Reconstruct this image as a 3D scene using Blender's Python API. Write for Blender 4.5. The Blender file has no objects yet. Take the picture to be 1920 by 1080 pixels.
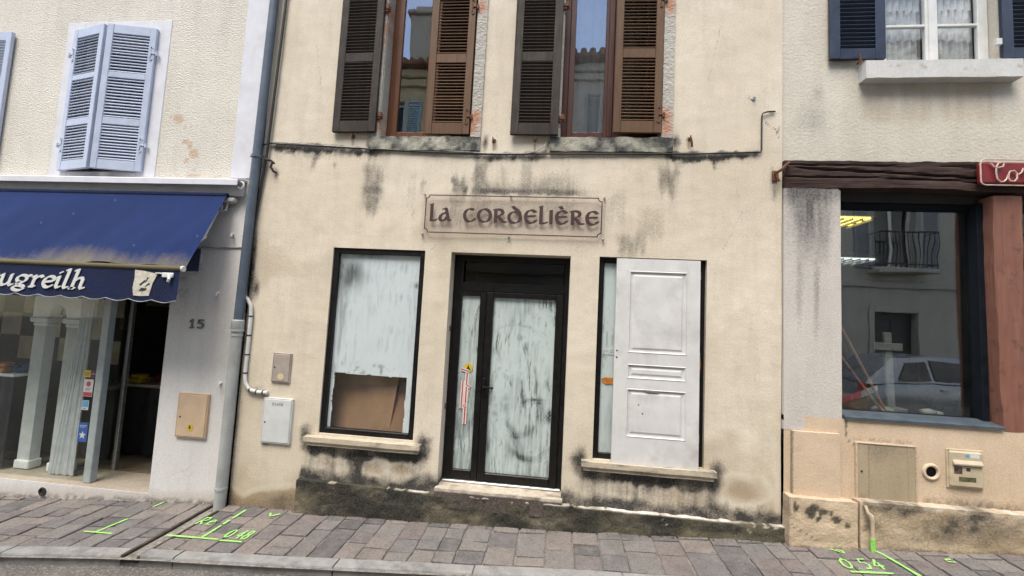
import bpy, bmesh, math, random
import numpy as np
from mathutils import Matrix, Vector

random.seed(7)
rng = np.random.RandomState(11)
SC = bpy.context.scene
COL = SC.collection
R = math.radians

# ------------------------------------------------------------------ camera
CAM_Z = 1.83
cam_d = bpy.data.cameras.new('camera'); cam = bpy.data.objects.new('camera', cam_d); COL.objects.link(cam)
cam_d.sensor_width = 36.0; cam_d.lens = 15.0; cam_d.clip_start = 0.05; cam_d.clip_end = 500
def cam_axes(yaw, pitch, roll):
    f = Vector((math.sin(yaw)*math.cos(pitch), math.cos(yaw)*math.cos(pitch), math.sin(pitch)))
    r = Vector((math.cos(yaw), -math.sin(yaw), 0)); u = r.cross(f)
    r2 = math.cos(roll)*r + math.sin(roll)*u; u2 = -math.sin(roll)*r + math.cos(roll)*u
    return r2, u2, f
r_, u_, f_ = cam_axes(R(-6.2), R(4.35), R(2.94))
m = Matrix.Identity(4)
for i in range(3):
    m[i][0] = r_[i]; m[i][1] = u_[i]; m[i][2] = -f_[i]
m[0][3], m[1][3], m[2][3] = 0.0, -4.0, CAM_Z
cam.matrix_world = m
SC.camera = cam

# ------------------------------------------------------------------ sky, sun, exposure
SUN_EL, SUN_AZ = 62.0, 200.0          # azimuth measured from +Y (into the wall) clockwise: sun behind the viewer, a bit left
CLOUD = (7.0, 2.0, 0.0)
world = bpy.data.worlds.new('World'); SC.world = world; world.use_nodes = True
wt = world.node_tree; wt.nodes.clear()
def wn(t): return wt.nodes.new(t)
sky = wn('ShaderNodeTexSky'); sky.sky_type = 'NISHITA'; sky.sun_disc = False
sky.sun_elevation = R(SUN_EL); sky.sun_rotation = R(SUN_AZ); sky.air_density = 1.0; sky.dust_density = 0.6; sky.ozone_density = 2.0
tc = wn('ShaderNodeTexCoord'); mp = wn('ShaderNodeMapping'); mp.inputs['Scale'].default_value = (1.0, 1.0, 1.8); mp.inputs['Location'].default_value = CLOUD
nz = wn('ShaderNodeTexNoise'); nz.inputs['Scale'].default_value = 1.5; nz.inputs['Detail'].default_value = 8; nz.inputs['Roughness'].default_value = .58
rp = wn('ShaderNodeValToRGB'); rp.color_ramp.elements[0].position = .47; rp.color_ramp.elements[1].position = .63
mx = wn('ShaderNodeMix'); mx.data_type = 'RGBA'; mx.inputs[7].default_value = (9.6, 9.5, 9.4, 1)
bg = wn('ShaderNodeBackground'); bg.inputs['Strength'].default_value = 0.105
wo = wn('ShaderNodeOutputWorld')
L = wt.links.new
L(tc.outputs['Generated'], mp.inputs['Vector']); L(mp.outputs[0], nz.inputs['Vector']); L(nz.outputs[0], rp.inputs[0])
L(rp.outputs[0], mx.inputs[0]); L(sky.outputs[0], mx.inputs[6]); L(mx.outputs[2], bg.inputs['Color']); L(bg.outputs[0], wo.inputs['Surface'])
sun_d = bpy.data.lights.new('sun', 'SUN'); sun = bpy.data.objects.new('sun', sun_d); COL.objects.link(sun)
sun_d.energy = 1.5; sun_d.angle = R(32); sun_d.color = (1.0, .93, .83)
sdir = Vector((math.sin(R(SUN_AZ))*math.cos(R(SUN_EL)), math.cos(R(SUN_AZ))*math.cos(R(SUN_EL)), math.sin(R(SUN_EL))))
sun.rotation_euler = sdir.to_track_quat('Z', 'Y').to_euler(); sun.location = (0, -6, 14)
SC.view_settings.view_transform = 'Standard'; SC.view_settings.look = 'None'
SC.view_settings.exposure = 1.68; SC.view_settings.gamma = 1.0; SC.view_settings.use_curve_mapping = False
SC.cycles.use_denoising = True; SC.cycles.use_adaptive_sampling = True; SC.cycles.adaptive_threshold = .02
SC.cycles.max_bounces = 7; SC.cycles.transparent_max_bounces = 24; SC.cycles.diffuse_bounces = 3; SC.cycles.glossy_bounces = 4
SC.cycles.sample_clamp_indirect = 6.0
SC.render.film_transparent = False

# ------------------------------------------------------------------ numpy noise
def hsh(ix, iy, s):
    n = (ix.astype(np.int64)*374761393 + iy.astype(np.int64)*668265263 + s*144269504) & 0xffffffff
    n = ((n ^ (n >> 13))*1274126177) & 0xffffffff
    return ((n ^ (n >> 16)) & 0xffff)/65535.0
def vn(x, y, s=0):
    x = np.asarray(x, float); y = np.asarray(y, float)
    ix = np.floor(x); iy = np.floor(y); fx = x-ix; fy = y-iy
    fx = fx*fx*(3-2*fx); fy = fy*fy*(3-2*fy)
    a = hsh(ix, iy, s); b = hsh(ix+1, iy, s); c = hsh(ix, iy+1, s); d = hsh(ix+1, iy+1, s)
    return (a*(1-fx)+b*fx)*(1-fy) + (c*(1-fx)+d*fx)*fy
def fbm(x, y, s=0, o=4):
    t = 0; a = .5; x = np.asarray(x, float); y = np.asarray(y, float)
    for k in range(o):
        t = t+a*vn(x, y, s+17*k); x = x*2.03; y = y*2.03; a *= .5
    return t/(1-.5**o)
def ss(a, b, x):
    t = np.clip((x-a)/(b-a), 0, 1); return t*t*(3-2*t)
def band(x, a, b, s):
    return ss(a-s, a+s, x)*(1-ss(b-s, b+s, x))
def gau(x, c, w): return np.exp(-((x-c)/w)**2)

# ------------------------------------------------------------------ node helpers
class Mt:
    def __init__(s, name):
        s.m = bpy.data.materials.new(name); s.m.use_nodes = True
        s.t = s.m.node_tree; s.t.nodes.clear(); s._pos = None
    def n(s, t, **kw):
        q = s.t.nodes.new(t)
        for k, v in kw.items(): setattr(q, k, v)
        return q
    def put(s, sock, v):
        if hasattr(v, 'is_linked') or hasattr(v, 'links'): s.t.links.new(v, sock)
        else:
            if isinstance(v, (tuple, list)) and len(v) == 3 and sock.type == 'RGBA': v = (*v, 1)
            sock.default_value = v
    def pos(s): return s.n('ShaderNodeNewGeometry').outputs['Position']
    def obj(s): return s.n('ShaderNodeTexCoord').outputs['Object']
    def rnd(s): return s.n('ShaderNodeObjectInfo').outputs['Random']
    def mapv(s, v, scale=(1, 1, 1), loc=(0, 0, 0)):
        q = s.n('ShaderNodeMapping'); s.put(q.inputs['Vector'], v); q.inputs['Scale'].default_value = scale
        s.put(q.inputs['Location'], loc); return q.outputs[0]
    def noise(s, v, scale, detail=4, rough=.55, dist=0.0):
        q = s.n('ShaderNodeTexNoise'); s.put(q.inputs['Vector'], v); q.inputs['Scale'].default_value = scale
        q.inputs['Detail'].default_value = detail; q.inputs['Roughness'].default_value = rough; q.inputs['Distortion'].default_value = dist
        return q.outputs[0]
    def voro(s, v, scale, feature='F1', out='Distance'):
        q = s.n('ShaderNodeTexVoronoi', feature=feature); s.put(q.inputs['Vector'], v); q.inputs['Scale'].default_value = scale
        return q.outputs[out]
    def ramp(s, f, *stops):
        q = s.n('ShaderNodeValToRGB'); e = q.color_ramp.elements
        while len(e) < len(stops): e.new(.5)
        for i, (p, c) in enumerate(stops):
            e[i].position = p; e[i].color = (c, c, c, 1) if not isinstance(c, (tuple, list)) else (*c, 1)
        s.put(q.inputs[0], f); return q.outputs[0]
    def mix(s, a, b, f, bt='MIX'):
        q = s.n('ShaderNodeMix', data_type='RGBA', blend_type=bt); s.put(q.inputs[0], f); s.put(q.inputs[6], a); s.put(q.inputs[7], b)
        return q.outputs[2]
    def mth(s, op, a, b=0.0, clamp=False):
        q = s.n('ShaderNodeMath', operation=op, use_clamp=clamp); s.put(q.inputs[0], a); s.put(q.inputs[1], b); return q.outputs[0]
    def attr(s, name):
        q = s.n('ShaderNodeAttribute', attribute_name=name); z = s.n('ShaderNodeSeparateColor'); s.t.links.new(q.outputs['Color'], z.inputs[0])
        return z.outputs[0], z.outputs[1], z.outputs[2]
    def schlick(s, f0):
        g = s.n('ShaderNodeNewGeometry'); d = s.n('ShaderNodeVectorMath', operation='DOT_PRODUCT'); s.put(d.inputs[0], g.outputs['Normal']); s.put(d.inputs[1], g.outputs['Incoming'])
        c = s.mth('SUBTRACT', 1.0, s.mth('ABSOLUTE', d.outputs['Value'])); return s.mth('ADD', f0, s.mth('MULTIPLY', s.mth('POWER', c, 5.0), 1-f0), True)
    def bump(s, h, st=.3, d=.01, nrm=None):
        q = s.n('ShaderNodeBump'); q.inputs['Strength'].default_value = st; q.inputs['Distance'].default_value = d; s.put(q.inputs['Height'], h)
        if nrm is not None: s.put(q.inputs['Normal'], nrm)
        return q.outputs[0]
    def bsdf(s, col, rough=.8, nrm=None, metal=0.0, spec=.5, **kw):
        q = s.n('ShaderNodeBsdfPrincipled'); s.put(q.inputs['Base Color'], col); s.put(q.inputs['Roughness'], rough)
        s.put(q.inputs['Metallic'], metal); s.put(q.inputs['Specular IOR Level'], spec)
        if nrm is not None: s.put(q.inputs['Normal'], nrm)
        for k, v in kw.items(): s.put(q.inputs[k], v)
        return q.outputs[0]
    def out(s, sh):
        o = s.n('ShaderNodeOutputMaterial'); s.t.links.new(sh, o.inputs['Surface']); return s.m

def paint(name, col, rough=.5, var=.12, nscale=14, bump=.08, bscale=90, coord='obj', dirt=None, dirtamt=.5, metal=0.0, spec=.5):
    """ordinary painted / plain surface with slight tone variation, dirt and relief"""
    M = Mt(name); v = M.obj() if coord == 'obj' else M.pos()
    n = M.noise(v, nscale, 3, .6)
    dk = tuple(c*(1-var*2) for c in col); lt = tuple(min(1, c*(1+var)) for c in col)
    c = M.mix(dk, lt, M.ramp(n, (.3, 0.0), (.7, 1.0)))
    if dirt:
        d = M.noise(v, nscale*.45, 4, .7)
        c = M.mix(c, dirt, M.mth('MULTIPLY', M.ramp(d, (.5, 0.0), (.75, 1.0)), dirtamt))
    nb = M.bump(M.noise(v, bscale, 1), bump, .004)
    rr = M.ramp(n, (.2, max(0, rough-.12)), (.8, min(1, rough+.12)))
    return M.out(M.bsdf(c, rr, nb, metal, spec))

def wallmat(name, base, base2, dark=(.028, .027, .026), brown=(.2, .13, .07), third=(.7, .68, .62), bscale=60, bstr=.35, bdist=.006, rough=.93, coarse=None, speck=.14, tone=.8, grain=62, gamt=.2):
    M = Mt(name); p = M.pos()
    c = M.mix(base, base2, M.ramp(M.noise(p, tone, 4, .6), (.34, 0.0), (.66, 1.0)))
    c = M.mix(c, tuple(x*.72 for x in base2), M.mth('MULTIPLY', M.ramp(M.noise(M.mapv(p, (3.2, 3.2, .5)), 2.0, 4, .65), (.45, 0.0), (.8, 1.0)), .42))
    sp = M.noise(p, 130, 1, .7)
    c = M.mix(c, tuple(x*.5 for x in base), M.mth('MULTIPLY', M.ramp(sp, (.5, 0.0), (.75, 1.0)), speck))
    gr = M.noise(p, grain, 2, .8)
    c = M.mix(c, tuple(x*.45 for x in base), M.mth('MULTIPLY', M.ramp(gr, (.44, 0.0), (.72, 1.0)), gamt)); c = M.mix(c, tuple(min(1, x*1.25) for x in base), M.mth('MULTIPLY', M.ramp(gr, (.3, 1.0), (.46, 0.0)), gamt*.8))
    r, g, b = M.attr('stain')
    fine = M.noise(p, 55, 4, .8)
    def grit(v, k): # breaks a stain up towards its border
        return M.mth('MULTIPLY', M.ramp(M.mth('ADD', v, M.mth('MULTIPLY', M.mth('SUBTRACT', fine, .5), k)), (.14, 0.0), (.9, 1.0)), 1.0)
    c = M.mix(c, brown, M.mth('MULTIPLY', grit(g, .5), .85))
    c = M.mix(c, third, grit(b, .7))
    dkv = M.mix(dark, tuple(x*2.8+.012 for x in dark), M.ramp(M.noise(p, 70, 3, .8), (.42, 0.0), (.75, 1.0)))
    c = M.mix(c, dkv, M.mth('MULTIPLY', grit(r, .9), .95))
    h = M.noise(p, bscale, 2, .65)
    nb = M.bump(h, bstr, bdist)
    if coarse: nb = M.bump(M.noise(M.mapv(p, (1, 1, 1.5)), coarse[0], 2, .5), coarse[1], coarse[2], nb)
    return M.out(M.bsdf(c, rough, nb, 0, .2))

def woodmat(name, col, col2, crack=(.01, .008, .006), rough=.75, axis='z', gscale=1.0, weather=None):
    M = Mt(name); o = M.obj(); rn = M.rnd()
    sc = {'z': (38, 38, 2.2), 'x': (2.2, 38, 38)}[axis]
    q = M.n('ShaderNodeCombineXYZ'); M.put(q.inputs[0], M.mth('MULTIPLY', rn, 13.0)); M.put(q.inputs[1], M.mth('MULTIPLY', rn, 7.0)); M.put(q.inputs[2], M.mth('MULTIPLY', rn, 5.0))
    v = M.mapv(o, tuple(x*gscale for x in sc), q.outputs[0])
    g = M.noise(v, 1.0, 4, .62, .8)
    c = M.mix(col, col2, M.ramp(g, (.3, 0.0), (.7, 1.0)))
    c = M.mix(c, tuple(x*.72 for x in col), M.mth('MULTIPLY', rn, .5))
    if weather is not None:
        c = M.mix(c, weather, M.mth('MULTIPLY', M.ramp(M.noise(o, 7, 6, .7), (.48, 0.0), (.75, 1.0)), .55))
    c = M.mix(c, crack, M.mth('MULTIPLY', M.ramp(g, (.22, 1.0), (.34, 0.0)), .7))
    return M.out(M.bsdf(c, M.ramp(g, (.2, rough+.1), (.8, rough-.1)), M.bump(g, .4, .004), 0, .3))

def glassmat(name, tint=(1, 1, 1), ior=.04, dirt=0.0, rough=.0):
    M = Mt(name); fr = M.schlick(ior)   # ior argument: reflectance of one face seen square on
    tr = M.n('ShaderNodeBsdfTransparent'); M.put(tr.inputs[0], (*tint, 1))
    p = M.pos(); nb = M.bump(M.noise(p, 1.6, 2, .4), .035, .05)
    gl = M.n('ShaderNodeBsdfGlossy'); gl.inputs['Roughness'].default_value = rough; M.put(gl.inputs['Normal'], nb)
    ms = M.n('ShaderNodeMixShader'); M.put(ms.inputs[0], fr); M.put(ms.inputs[1], tr.outputs[0]); M.put(ms.inputs[2], gl.outputs[0])
    if dirt <= 0: return M.out(ms.outputs[0])
    df = M.n('ShaderNodeBsdfDiffuse'); M.put(df.inputs[0], (.5, .5, .47))
    m2 = M.n('ShaderNodeMixShader'); M.put(m2.inputs[0], M.mth('MULTIPLY', M.ramp(M.noise(p, 3.5, 7, .7), (.35, 0.0), (.8, 1.0)), dirt))
    M.put(m2.inputs[1], ms.outputs[0]); M.put(m2.inputs[2], df.outputs[0]); return M.out(m2.outputs[0])

def smearmat(name, white, thin, lo, clear=False):
    """brushed-on whitewash: 'cover' attribute carries the brush strokes"""
    M = Mt(name); r, g, b = M.attr('cover'); p = M.pos()
    st = M.noise(M.mapv(p, (46, 46, 3)), 1.0, 6, .6, 1.5)
    cv = M.mth('ADD', r, M.mth('MULTIPLY', M.mth('SUBTRACT', st, .5), .5), True)
    c = M.mix(thin, white, M.ramp(cv, (.25, 0.0), (.85, 1.0)))
    c = M.mix(c, (.035, .04, .042), M.mth('MULTIPLY', g, M.ramp(st, (.25, .45), (.55, 1.0))))
    sh = M.bsdf(c, .75, M.bump(st, .2, .003), 0, .3)
    tr = M.n('ShaderNodeBsdfTransparent'); ms = M.n('ShaderNodeMixShader')
    M.put(ms.inputs[0], M.ramp(cv, (lo, .35), (lo+.3, 1.0))); M.put(ms.inputs[1], tr.outputs[0]); M.put(ms.inputs[2], sh)
    return M.out(ms.outputs[0])

def emit(name, col, st):
    M = Mt(name); e = M.n('ShaderNodeEmission'); M.put(e.inputs[0], (*col, 1)); e.inputs[1].default_value = st; return M.out(e.outputs[0])

# ------------------------------------------------------------------ mesh helpers
BASE = {}   # world location of every empty
def setp(o, label=None, cat=None, group=None, kind=None):
    if label: o['label'] = label
    if cat: o['category'] = cat
    if group: o['group'] = group
    if kind: o['kind'] = kind
    return o
def thing(name, label, cat, loc=(0, 0, 0), rz=0.0, group=None):
    o = bpy.data.objects.new(name, None); COL.objects.link(o); o.location = loc; o.rotation_euler = (0, 0, rz)
    o.empty_display_size = .1; BASE[o.name] = (Vector(loc), rz); return setp(o, label, cat, group)

class MB:
    def __init__(s): s.v = []; s.f = []; s.mi = []
    def add(s, vs, fs, mi=0):
        b = len(s.v); s.v += [tuple(v) for v in vs]; s.f += [tuple(i+b for i in f) for f in fs]; s.mi += [mi]*len(fs); return s
    def box(s, x0, x1, y0, y1, z0, z1, b=0.0, mi=0):
        if b <= 0:
            vs = [(x, y, z) for z in (z0, z1) for y in (y0, y1) for x in (x0, x1)]
            return s.add(vs, [(0, 2, 3, 1), (4, 5, 7, 6), (0, 1, 5, 4), (2, 6, 7, 3), (0, 4, 6, 2), (1, 3, 7, 5)], mi)
        b = min(b, (x1-x0)*.45, (y1-y0)*.45, (z1-z0)*.45)
        X = (x0, x1); Y = (y0, y1); Z = (z0, z1); vs = []; idx = {}
        for i in (0, 1):
            for j in (0, 1):
                for k in (0, 1):
                    sx, sy, sz = (1-2*i)*b, (1-2*j)*b, (1-2*k)*b
                    for a in range(3):
                        p = [X[i]+sx, Y[j]+sy, Z[k]+sz]; p[a] = (X[i], Y[j], Z[k])[a]
                        idx[i, j, k, a] = len(vs); vs.append(tuple(p))
        fs = []
        for a in range(3):
            o = [q for q in range(3) if q != a]
            for e in (0, 1):
                def key(p, q):
                    t = [0, 0, 0]; t[a] = e; t[o[0]] = p; t[o[1]] = q; return idx[t[0], t[1], t[2], a]
                fs.append((key(0, 0), key(1, 0), key(1, 1), key(0, 1)))
        for a in range(3):      # edges along axis a
            o = [q for q in range(3) if q != a]
            for p in (0, 1):
                for q in (0, 1):
                    def key(e, ax):
                        t = [0, 0, 0]; t[a] = e; t[o[0]] = p; t[o[1]] = q; return idx[t[0], t[1], t[2], ax]
                    fs.append((key(0, o[0]), key(1, o[0]), key(1, o[1]), key(0, o[1])))
        for i in (0, 1):
            for j in (0, 1):
                for k in (0, 1): fs.append(tuple(idx[i, j, k, a] for a in range(3)))
        return s.add(vs, fs, mi)
    def prism(s, pts, y0, y1, mi=0):
        """polygon in x,z extruded along y"""
        n = len(pts); vs = [(x, y0, z) for x, z in pts]+[(x, y1, z) for x, z in pts]
        return s.add(vs, [tuple(range(n)), tuple(range(2*n-1, n-1, -1))]+[(i, (i+1) % n, n+(i+1) % n, n+i) for i in range(n)], mi)
    def prism_x(s, pts, x0, x1, mi=0):
        n = len(pts); vs = [(x0, y, z) for y, z in pts]+[(x1, y, z) for y, z in pts]
        return s.add(vs, [tuple(range(n)), tuple(range(2*n-1, n-1, -1))]+[(i, (i+1) % n, n+(i+1) % n, n+i) for i in range(n)], mi)
    def tube(s, pts, r, seg=8, cap=True, mi=0, closed=False):
        P = [Vector(p) for p in pts]; n = len(P); rings = []
        rr = r if isinstance(r, (list, tuple)) else [r]*n
        up = None
        for i in range(n):
            a = P[i-1] if (i or closed) else P[0]; c = P[(i+1) % n] if (i < n-1 or closed) else P[-1]
            t = (c-a).normalized()
            if up is None:
                up = Vector((0, 0, 1)) if abs(t.z) < .9 else Vector((0, 1, 0))
            u = t.cross(up)
            if u.length < 1e-4: u = t.cross(Vector((1, .1, .2)))
            u.normalize(); w = u.cross(t).normalized(); up = w
            rings.append([P[i]+(u*math.cos(2*math.pi*k/seg)+w*math.sin(2*math.pi*k/seg))*rr[i] for k in range(seg)])
        vs = [p for q in rings for p in q]; fs = []
        for i in range(n-1 if not closed else n):
            j = (i+1) % n
            for k in range(seg): fs.append((i*seg+k, i*seg+(k+1) % seg, j*seg+(k+1) % seg, j*seg+k))
        if cap and not closed: fs += [tuple(range(seg-1, -1, -1)), tuple((n-1)*seg+k for k in range(seg))]
        return s.add(vs, fs, mi)
    def disc(s, c, r, axis, h, seg=20, b=0.0, mi=0):
        """short cylinder from c along axis (unit Vector) of height h"""
        a = Vector(axis).normalized(); c = Vector(c)
        pts = [c, c+a*h] if b <= 0 else [c, c+a*(h-b), c+a*h]
        return s.tube(pts, [r, r] if b <= 0 else [r, r, r-b], seg, True, mi)
    def lathe(s, prof, c, seg=20, mi=0):
        """profile [(r, z)] about the vertical through c"""
        n = len(prof); vs = [(c[0]+r*math.cos(2*math.pi*k/seg), c[1]+r*math.sin(2*math.pi*k/seg), c[2]+z) for r, z in prof for k in range(seg)]
        fs = [(i*seg+k, i*seg+(k+1) % seg, (i+1)*seg+(k+1) % seg, (i+1)*seg+k) for i in range(n-1) for k in range(seg)]
        fs += [tuple(range(seg-1, -1, -1)), tuple((n-1)*seg+k for k in range(seg))]
        return s.add(vs, fs, mi)
    def blob(s, c, r, sq=(1, 1, 1), seed=0, amp=.2, sub=2, mi=0):
        bm = bmesh.new(); bmesh.ops.create_icosphere(bm, subdivisions=sub, radius=1)
        vs = []
        for v in bm.verts:
            p = v.co; d = 1+amp*(float(fbm(p.x*1.7+seed*3.1+9, p.y*1.7+p.z*1.3+seed*1.7+9, seed))-.5)*2
            vs.append((c[0]+p.x*r*sq[0]*d, c[1]+p.y*r*sq[1]*d, c[2]+p.z*r*sq[2]*d))
        fs = [tuple(v.index for v in f.verts) for f in bm.faces]; bm.free()
        return s.add(vs, fs, mi)
    def gridbox(s, x0, x1, y0, y1, z0, z1, res, mi=0):
        def lin(a, b): return np.linspace(a, b, max(2, int(math.ceil((b-a)/res))+1))
        X, Y, Z = lin(x0, x1), lin(y0, y1), lin(z0, z1)
        for (A, B, mk) in ((X, Z, lambda a, b: (a, y0, b)), (X, Z, lambda a, b: (a, y1, b)), (X, Y, lambda a, b: (a, b, z0)), (X, Y, lambda a, b: (a, b, z1)), (Y, Z, lambda a, b: (x0, a, b)), (Y, Z, lambda a, b: (x1, a, b))):
            na, nb = len(A), len(B)
            s.add([mk(a, b) for b in B for a in A], [(j*na+i, j*na+i+1, (j+1)*na+i+1, (j+1)*na+i) for j in range(nb-1) for i in range(na-1)], mi)
        return s
    def warp(s, fn):
        a = np.array(s.v, float).reshape(-1, 3); q = fn(a[:, 0], a[:, 1], a[:, 2])
        s.v = [tuple(t) for t in np.stack([np.broadcast_to(k, a[:, 0].shape) for k in q], 1).tolist()]; return s
    def build(s, name, mat, parent=None, smooth=False, local=False, stain=None, attr='stain', recalc=True, weld=False):
        me = bpy.data.meshes.new(name); me.from_pydata(s.v, [], s.f)
        for q in (mat if isinstance(mat, (list, tuple)) else [mat]): me.materials.append(q)
        if any(s.mi): me.polygons.foreach_set('material_index', s.mi)
        if recalc or weld:
            bm = bmesh.new(); bm.from_mesh(me)
            if weld: bmesh.ops.remove_doubles(bm, verts=bm.verts, dist=1e-5)
            bmesh.ops.recalc_face_normals(bm, faces=bm.faces); bm.to_mesh(me); bm.free()
        if smooth:
            me.polygons.foreach_set('use_smooth', [True]*len(me.polygons))
            if smooth != 'full':
                try: me.set_sharp_from_angle(angle=R(38))
                except Exception: pass
        if stain is not None:
            co = np.empty(len(me.vertices)*3); me.vertices.foreach_get('co', co); co = co.reshape(-1, 3)
            put_attr(me, attr, stain(co[:, 0], co[:, 1], co[:, 2]))
        o = bpy.data.objects.new(name, me); COL.objects.link(o)
        if parent is not None:
            o.parent = parent
            if not local and parent.name in BASE:
                loc, rz = BASE[parent.name]
                o.matrix_parent_inverse = (Matrix.Translation(loc) @ Matrix.Rotation(rz, 4, 'Z')).inverted()
        return o

def put_attr(me, attr, cols):
    """cols: tuple of up to three arrays, one value per vertex"""
    n = len(me.vertices); a = me.attributes.new(attr, 'FLOAT_COLOR', 'POINT')
    arr = np.zeros((n, 4), np.float32); arr[:, 3] = 1
    for i, c in enumerate(cols): arr[:, i] = np.clip(np.broadcast_to(c, (n,)), 0, 1)
    a.data.foreach_set('color', arr.ravel())

def wall_grid(x0, x1, z0, z1, res, holes, y=0.0, yfn=None, depth=.2, bottom=None):
    """front face of a wall as a fine grid with holes [(x0,x1,z0,z1)] and reveals of given depth"""
    def lines(a, b, br):
        br = sorted({a, b, *[q for q in br if a < q < b]}); out = []
        for p, q in zip(br[:-1], br[1:]): out += list(np.linspace(p, q, max(1, int(round((q-p)/res)))+1)[:-1])
        return np.array(out+[b])
    X = lines(x0, x1, [h[0] for h in holes]+[h[1] for h in holes]); Z = lines(z0, z1, [h[2] for h in holes]+[h[3] for h in holes])
    gx, gz = np.meshgrid(X, Z); gy = np.full_like(gx, y)
    if yfn is not None: gy = gy+yfn(gx, gz)
    if bottom is not None:
        gz = np.maximum(gz, bottom(gx))
    nx = len(X); mb = MB(); mb.v = list(zip(gx.ravel().tolist(), gy.ravel().tolist(), gz.ravel().tolist()))
    cx = (X[:-1]+X[1:])/2; cz = (Z[:-1]+Z[1:])/2
    keep = np.ones((len(cz), len(cx)), bool)
    for h in holes: keep &= ~(((cx > h[0]) & (cx < h[1]))[None, :] & ((cz > h[2]) & (cz < h[3]))[:, None])
    jj, ii = np.nonzero(keep)
    a = jj*nx+ii; mb.f = list(zip(a.tolist(), (a+1).tolist(), (a+1+nx).tolist(), (a+nx).tolist())); mb.mi = [0]*len(mb.f)
    for (hx0, hx1, hz0, hz1, *d) in holes:
        dd = d[0] if d else depth
        ys = np.linspace(0, dd, max(2, int(dd/.03)+1)); zs = np.linspace(hz0, hz1, max(2, int((hz1-hz0)/.05)+1)); xs = np.linspace(hx0, hx1, max(2, int((hx1-hx0)/.05)+1))
        for hx in (hx0, hx1):
            mb.add([(hx, y+(yfn(np.array(hx), np.array(q)).item() if yfn is not None else 0)*(1-p/dd)+p, q) for q in zs for p in ys], [(j*len(ys)+i, j*len(ys)+i+1, (j+1)*len(ys)+i+1, (j+1)*len(ys)+i) for j in range(len(zs)-1) for i in range(len(ys)-1)])
        for hz in (hz0, hz1):
            mb.add([(q, y+(yfn(np.array(q), np.array(hz)).item() if yfn is not None else 0)*(1-p/dd)+p, hz) for q in xs for p in ys], [(j*len(ys)+i, j*len(ys)+i+1, (j+1)*len(ys)+i+1, (j+1)*len(ys)+i) for j in range(len(xs)-1) for i in range(len(ys)-1)])
    return mb

def room(x0, x1, y0, y1, z0, z1):
    """inside of a room: five faces, open towards the street; outer shell keeps the daylight out"""
    t = .05; mb = MB()
    mb.box(x0-t, x1+t, y1, y1+t, z0-t, z1+t); mb.box(x0-t, x0, y0, y1-.001, z0, z1); mb.box(x1, x1+t, y0, y1-.001, z0, z1)
    mb.box(x0-t, x1+t, y0, y1-.001, z1+.001, z1+t); mb.box(x0-t, x1+t, y0, y1-.001, z0-t, z0-.001); return mb

# broad-nib lettering: every stroke is a polyline swept with a slanted flat nib
def hull(pts):
    pts = sorted(set(pts)); 
    def half(ps):
        o = []
        for p in ps:
            while len(o) > 1 and (o[-1][0]-o[-2][0])*(p[1]-o[-2][1])-(o[-1][1]-o[-2][1])*(p[0]-o[-2][0]) <= 0: o.pop()
            o.append(p)
        return o
    a = half(pts); b = half(pts[::-1]); return a[:-1]+b[:-1]
def arc(cx, cy, rx, ry, a0, a1, n=14):
    return [(cx+rx*math.cos(R(a0+(a1-a0)*i/n)), cy+ry*math.sin(R(a0+(a1-a0)*i/n))) for i in range(n+1)]
def letter(mb, strokes, ox, oz, sx, sz, y, nib, ang, thin, shear=0.0, dy=.00012, depth=.002):
    ca, sa = math.cos(R(ang)), math.sin(R(ang)); k = 0
    nibp = [(ca*nib/2*a-sa*thin/2*b, sa*nib/2*a+ca*thin/2*b) for a, b in ((1, 1), (1, -1), (-1, 1), (-1, -1))]
    for st in strokes:
        P = [(ox+(px+shear*pz)*sx, oz+pz*sz) for px, pz in st]
        for p, q in zip(P[:-1], P[1:]):
            h = hull([(round(a[0]+n[0], 5), round(a[1]+n[1], 5)) for a in (p, q) for n in nibp])
            off = (k % 7)*dy; k += 1
            mb.prism(h, y-off, y+depth+off)
    return mb

# ------------------------------------------------------------------ ground, road, pavement
GX = [-70, -9, -5.65, -3.2, -2.4, -.32, 2, 2.7, 3.8, 6, 70]; GZ = [-1.2, -.45, -.25, -.10, -.083, -.015, .098, .15, .22, .24, .3]
def gz(x): return np.interp(x, GX, GZ)
def ground(x, y): return gz(x)+.025*np.clip(y, -4, .3)
def kerb_y(x): return -.71+.055*np.minimum(np.asarray(x, float), 0.0)*np.where(np.asarray(x) < -9, 0.0, 1.0)+np.where(np.asarray(x) < -9, -.495, 0.0)

M = Mt('asphalt'); p = M.pos()
c = M.mix((.085, .078, .07), (.15, .135, .12), M.ramp(M.noise(p, 1.3, 6, .6), (.35, 0.0), (.65, 1.0)))
agg = M.voro(p, 95, out='Color'); ag2 = M.n('ShaderNodeSeparateColor'); M.put(ag2.inputs[0], agg)
c = M.mix(c, (.27, .25, .22), M.ramp(ag2.outputs[0], (.6, 0.0), (.95, .8)))
c = M.mix(c, (.03, .03, .03), M.ramp(M.noise(p, 60, 4, .7), (.52, 0.0), (.8, .8)))
m_asphalt = M.out(M.bsdf(c, .92, M.bump(M.voro(p, 95), .6, .006), 0, .3))

mb = MB(); xs = [-80, -40, -20]+list(np.arange(-12, 12.1, .5))+[20, 40, 80]; ys = [-80, -40, -20, -12, -9, -8, -7.4, -6.9, -6.2, -5, -4, -3, -2, -1.5, -1.1, -.8, -.5, 0, 3, 10, 40, 80]
mb.add([(x, y, float(ground(x, y))-.075-(.35 if y > -.2 else 0)) for y in ys for x in xs], [(j*len(xs)+i, j*len(xs)+i+1, (j+1)*len(xs)+i+1, (j+1)*len(xs)+i) for j in range(len(ys)-1) for i in range(len(xs)-1)])
setp(mb.build('road', m_asphalt, recalc=False), kind='structure')

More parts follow.
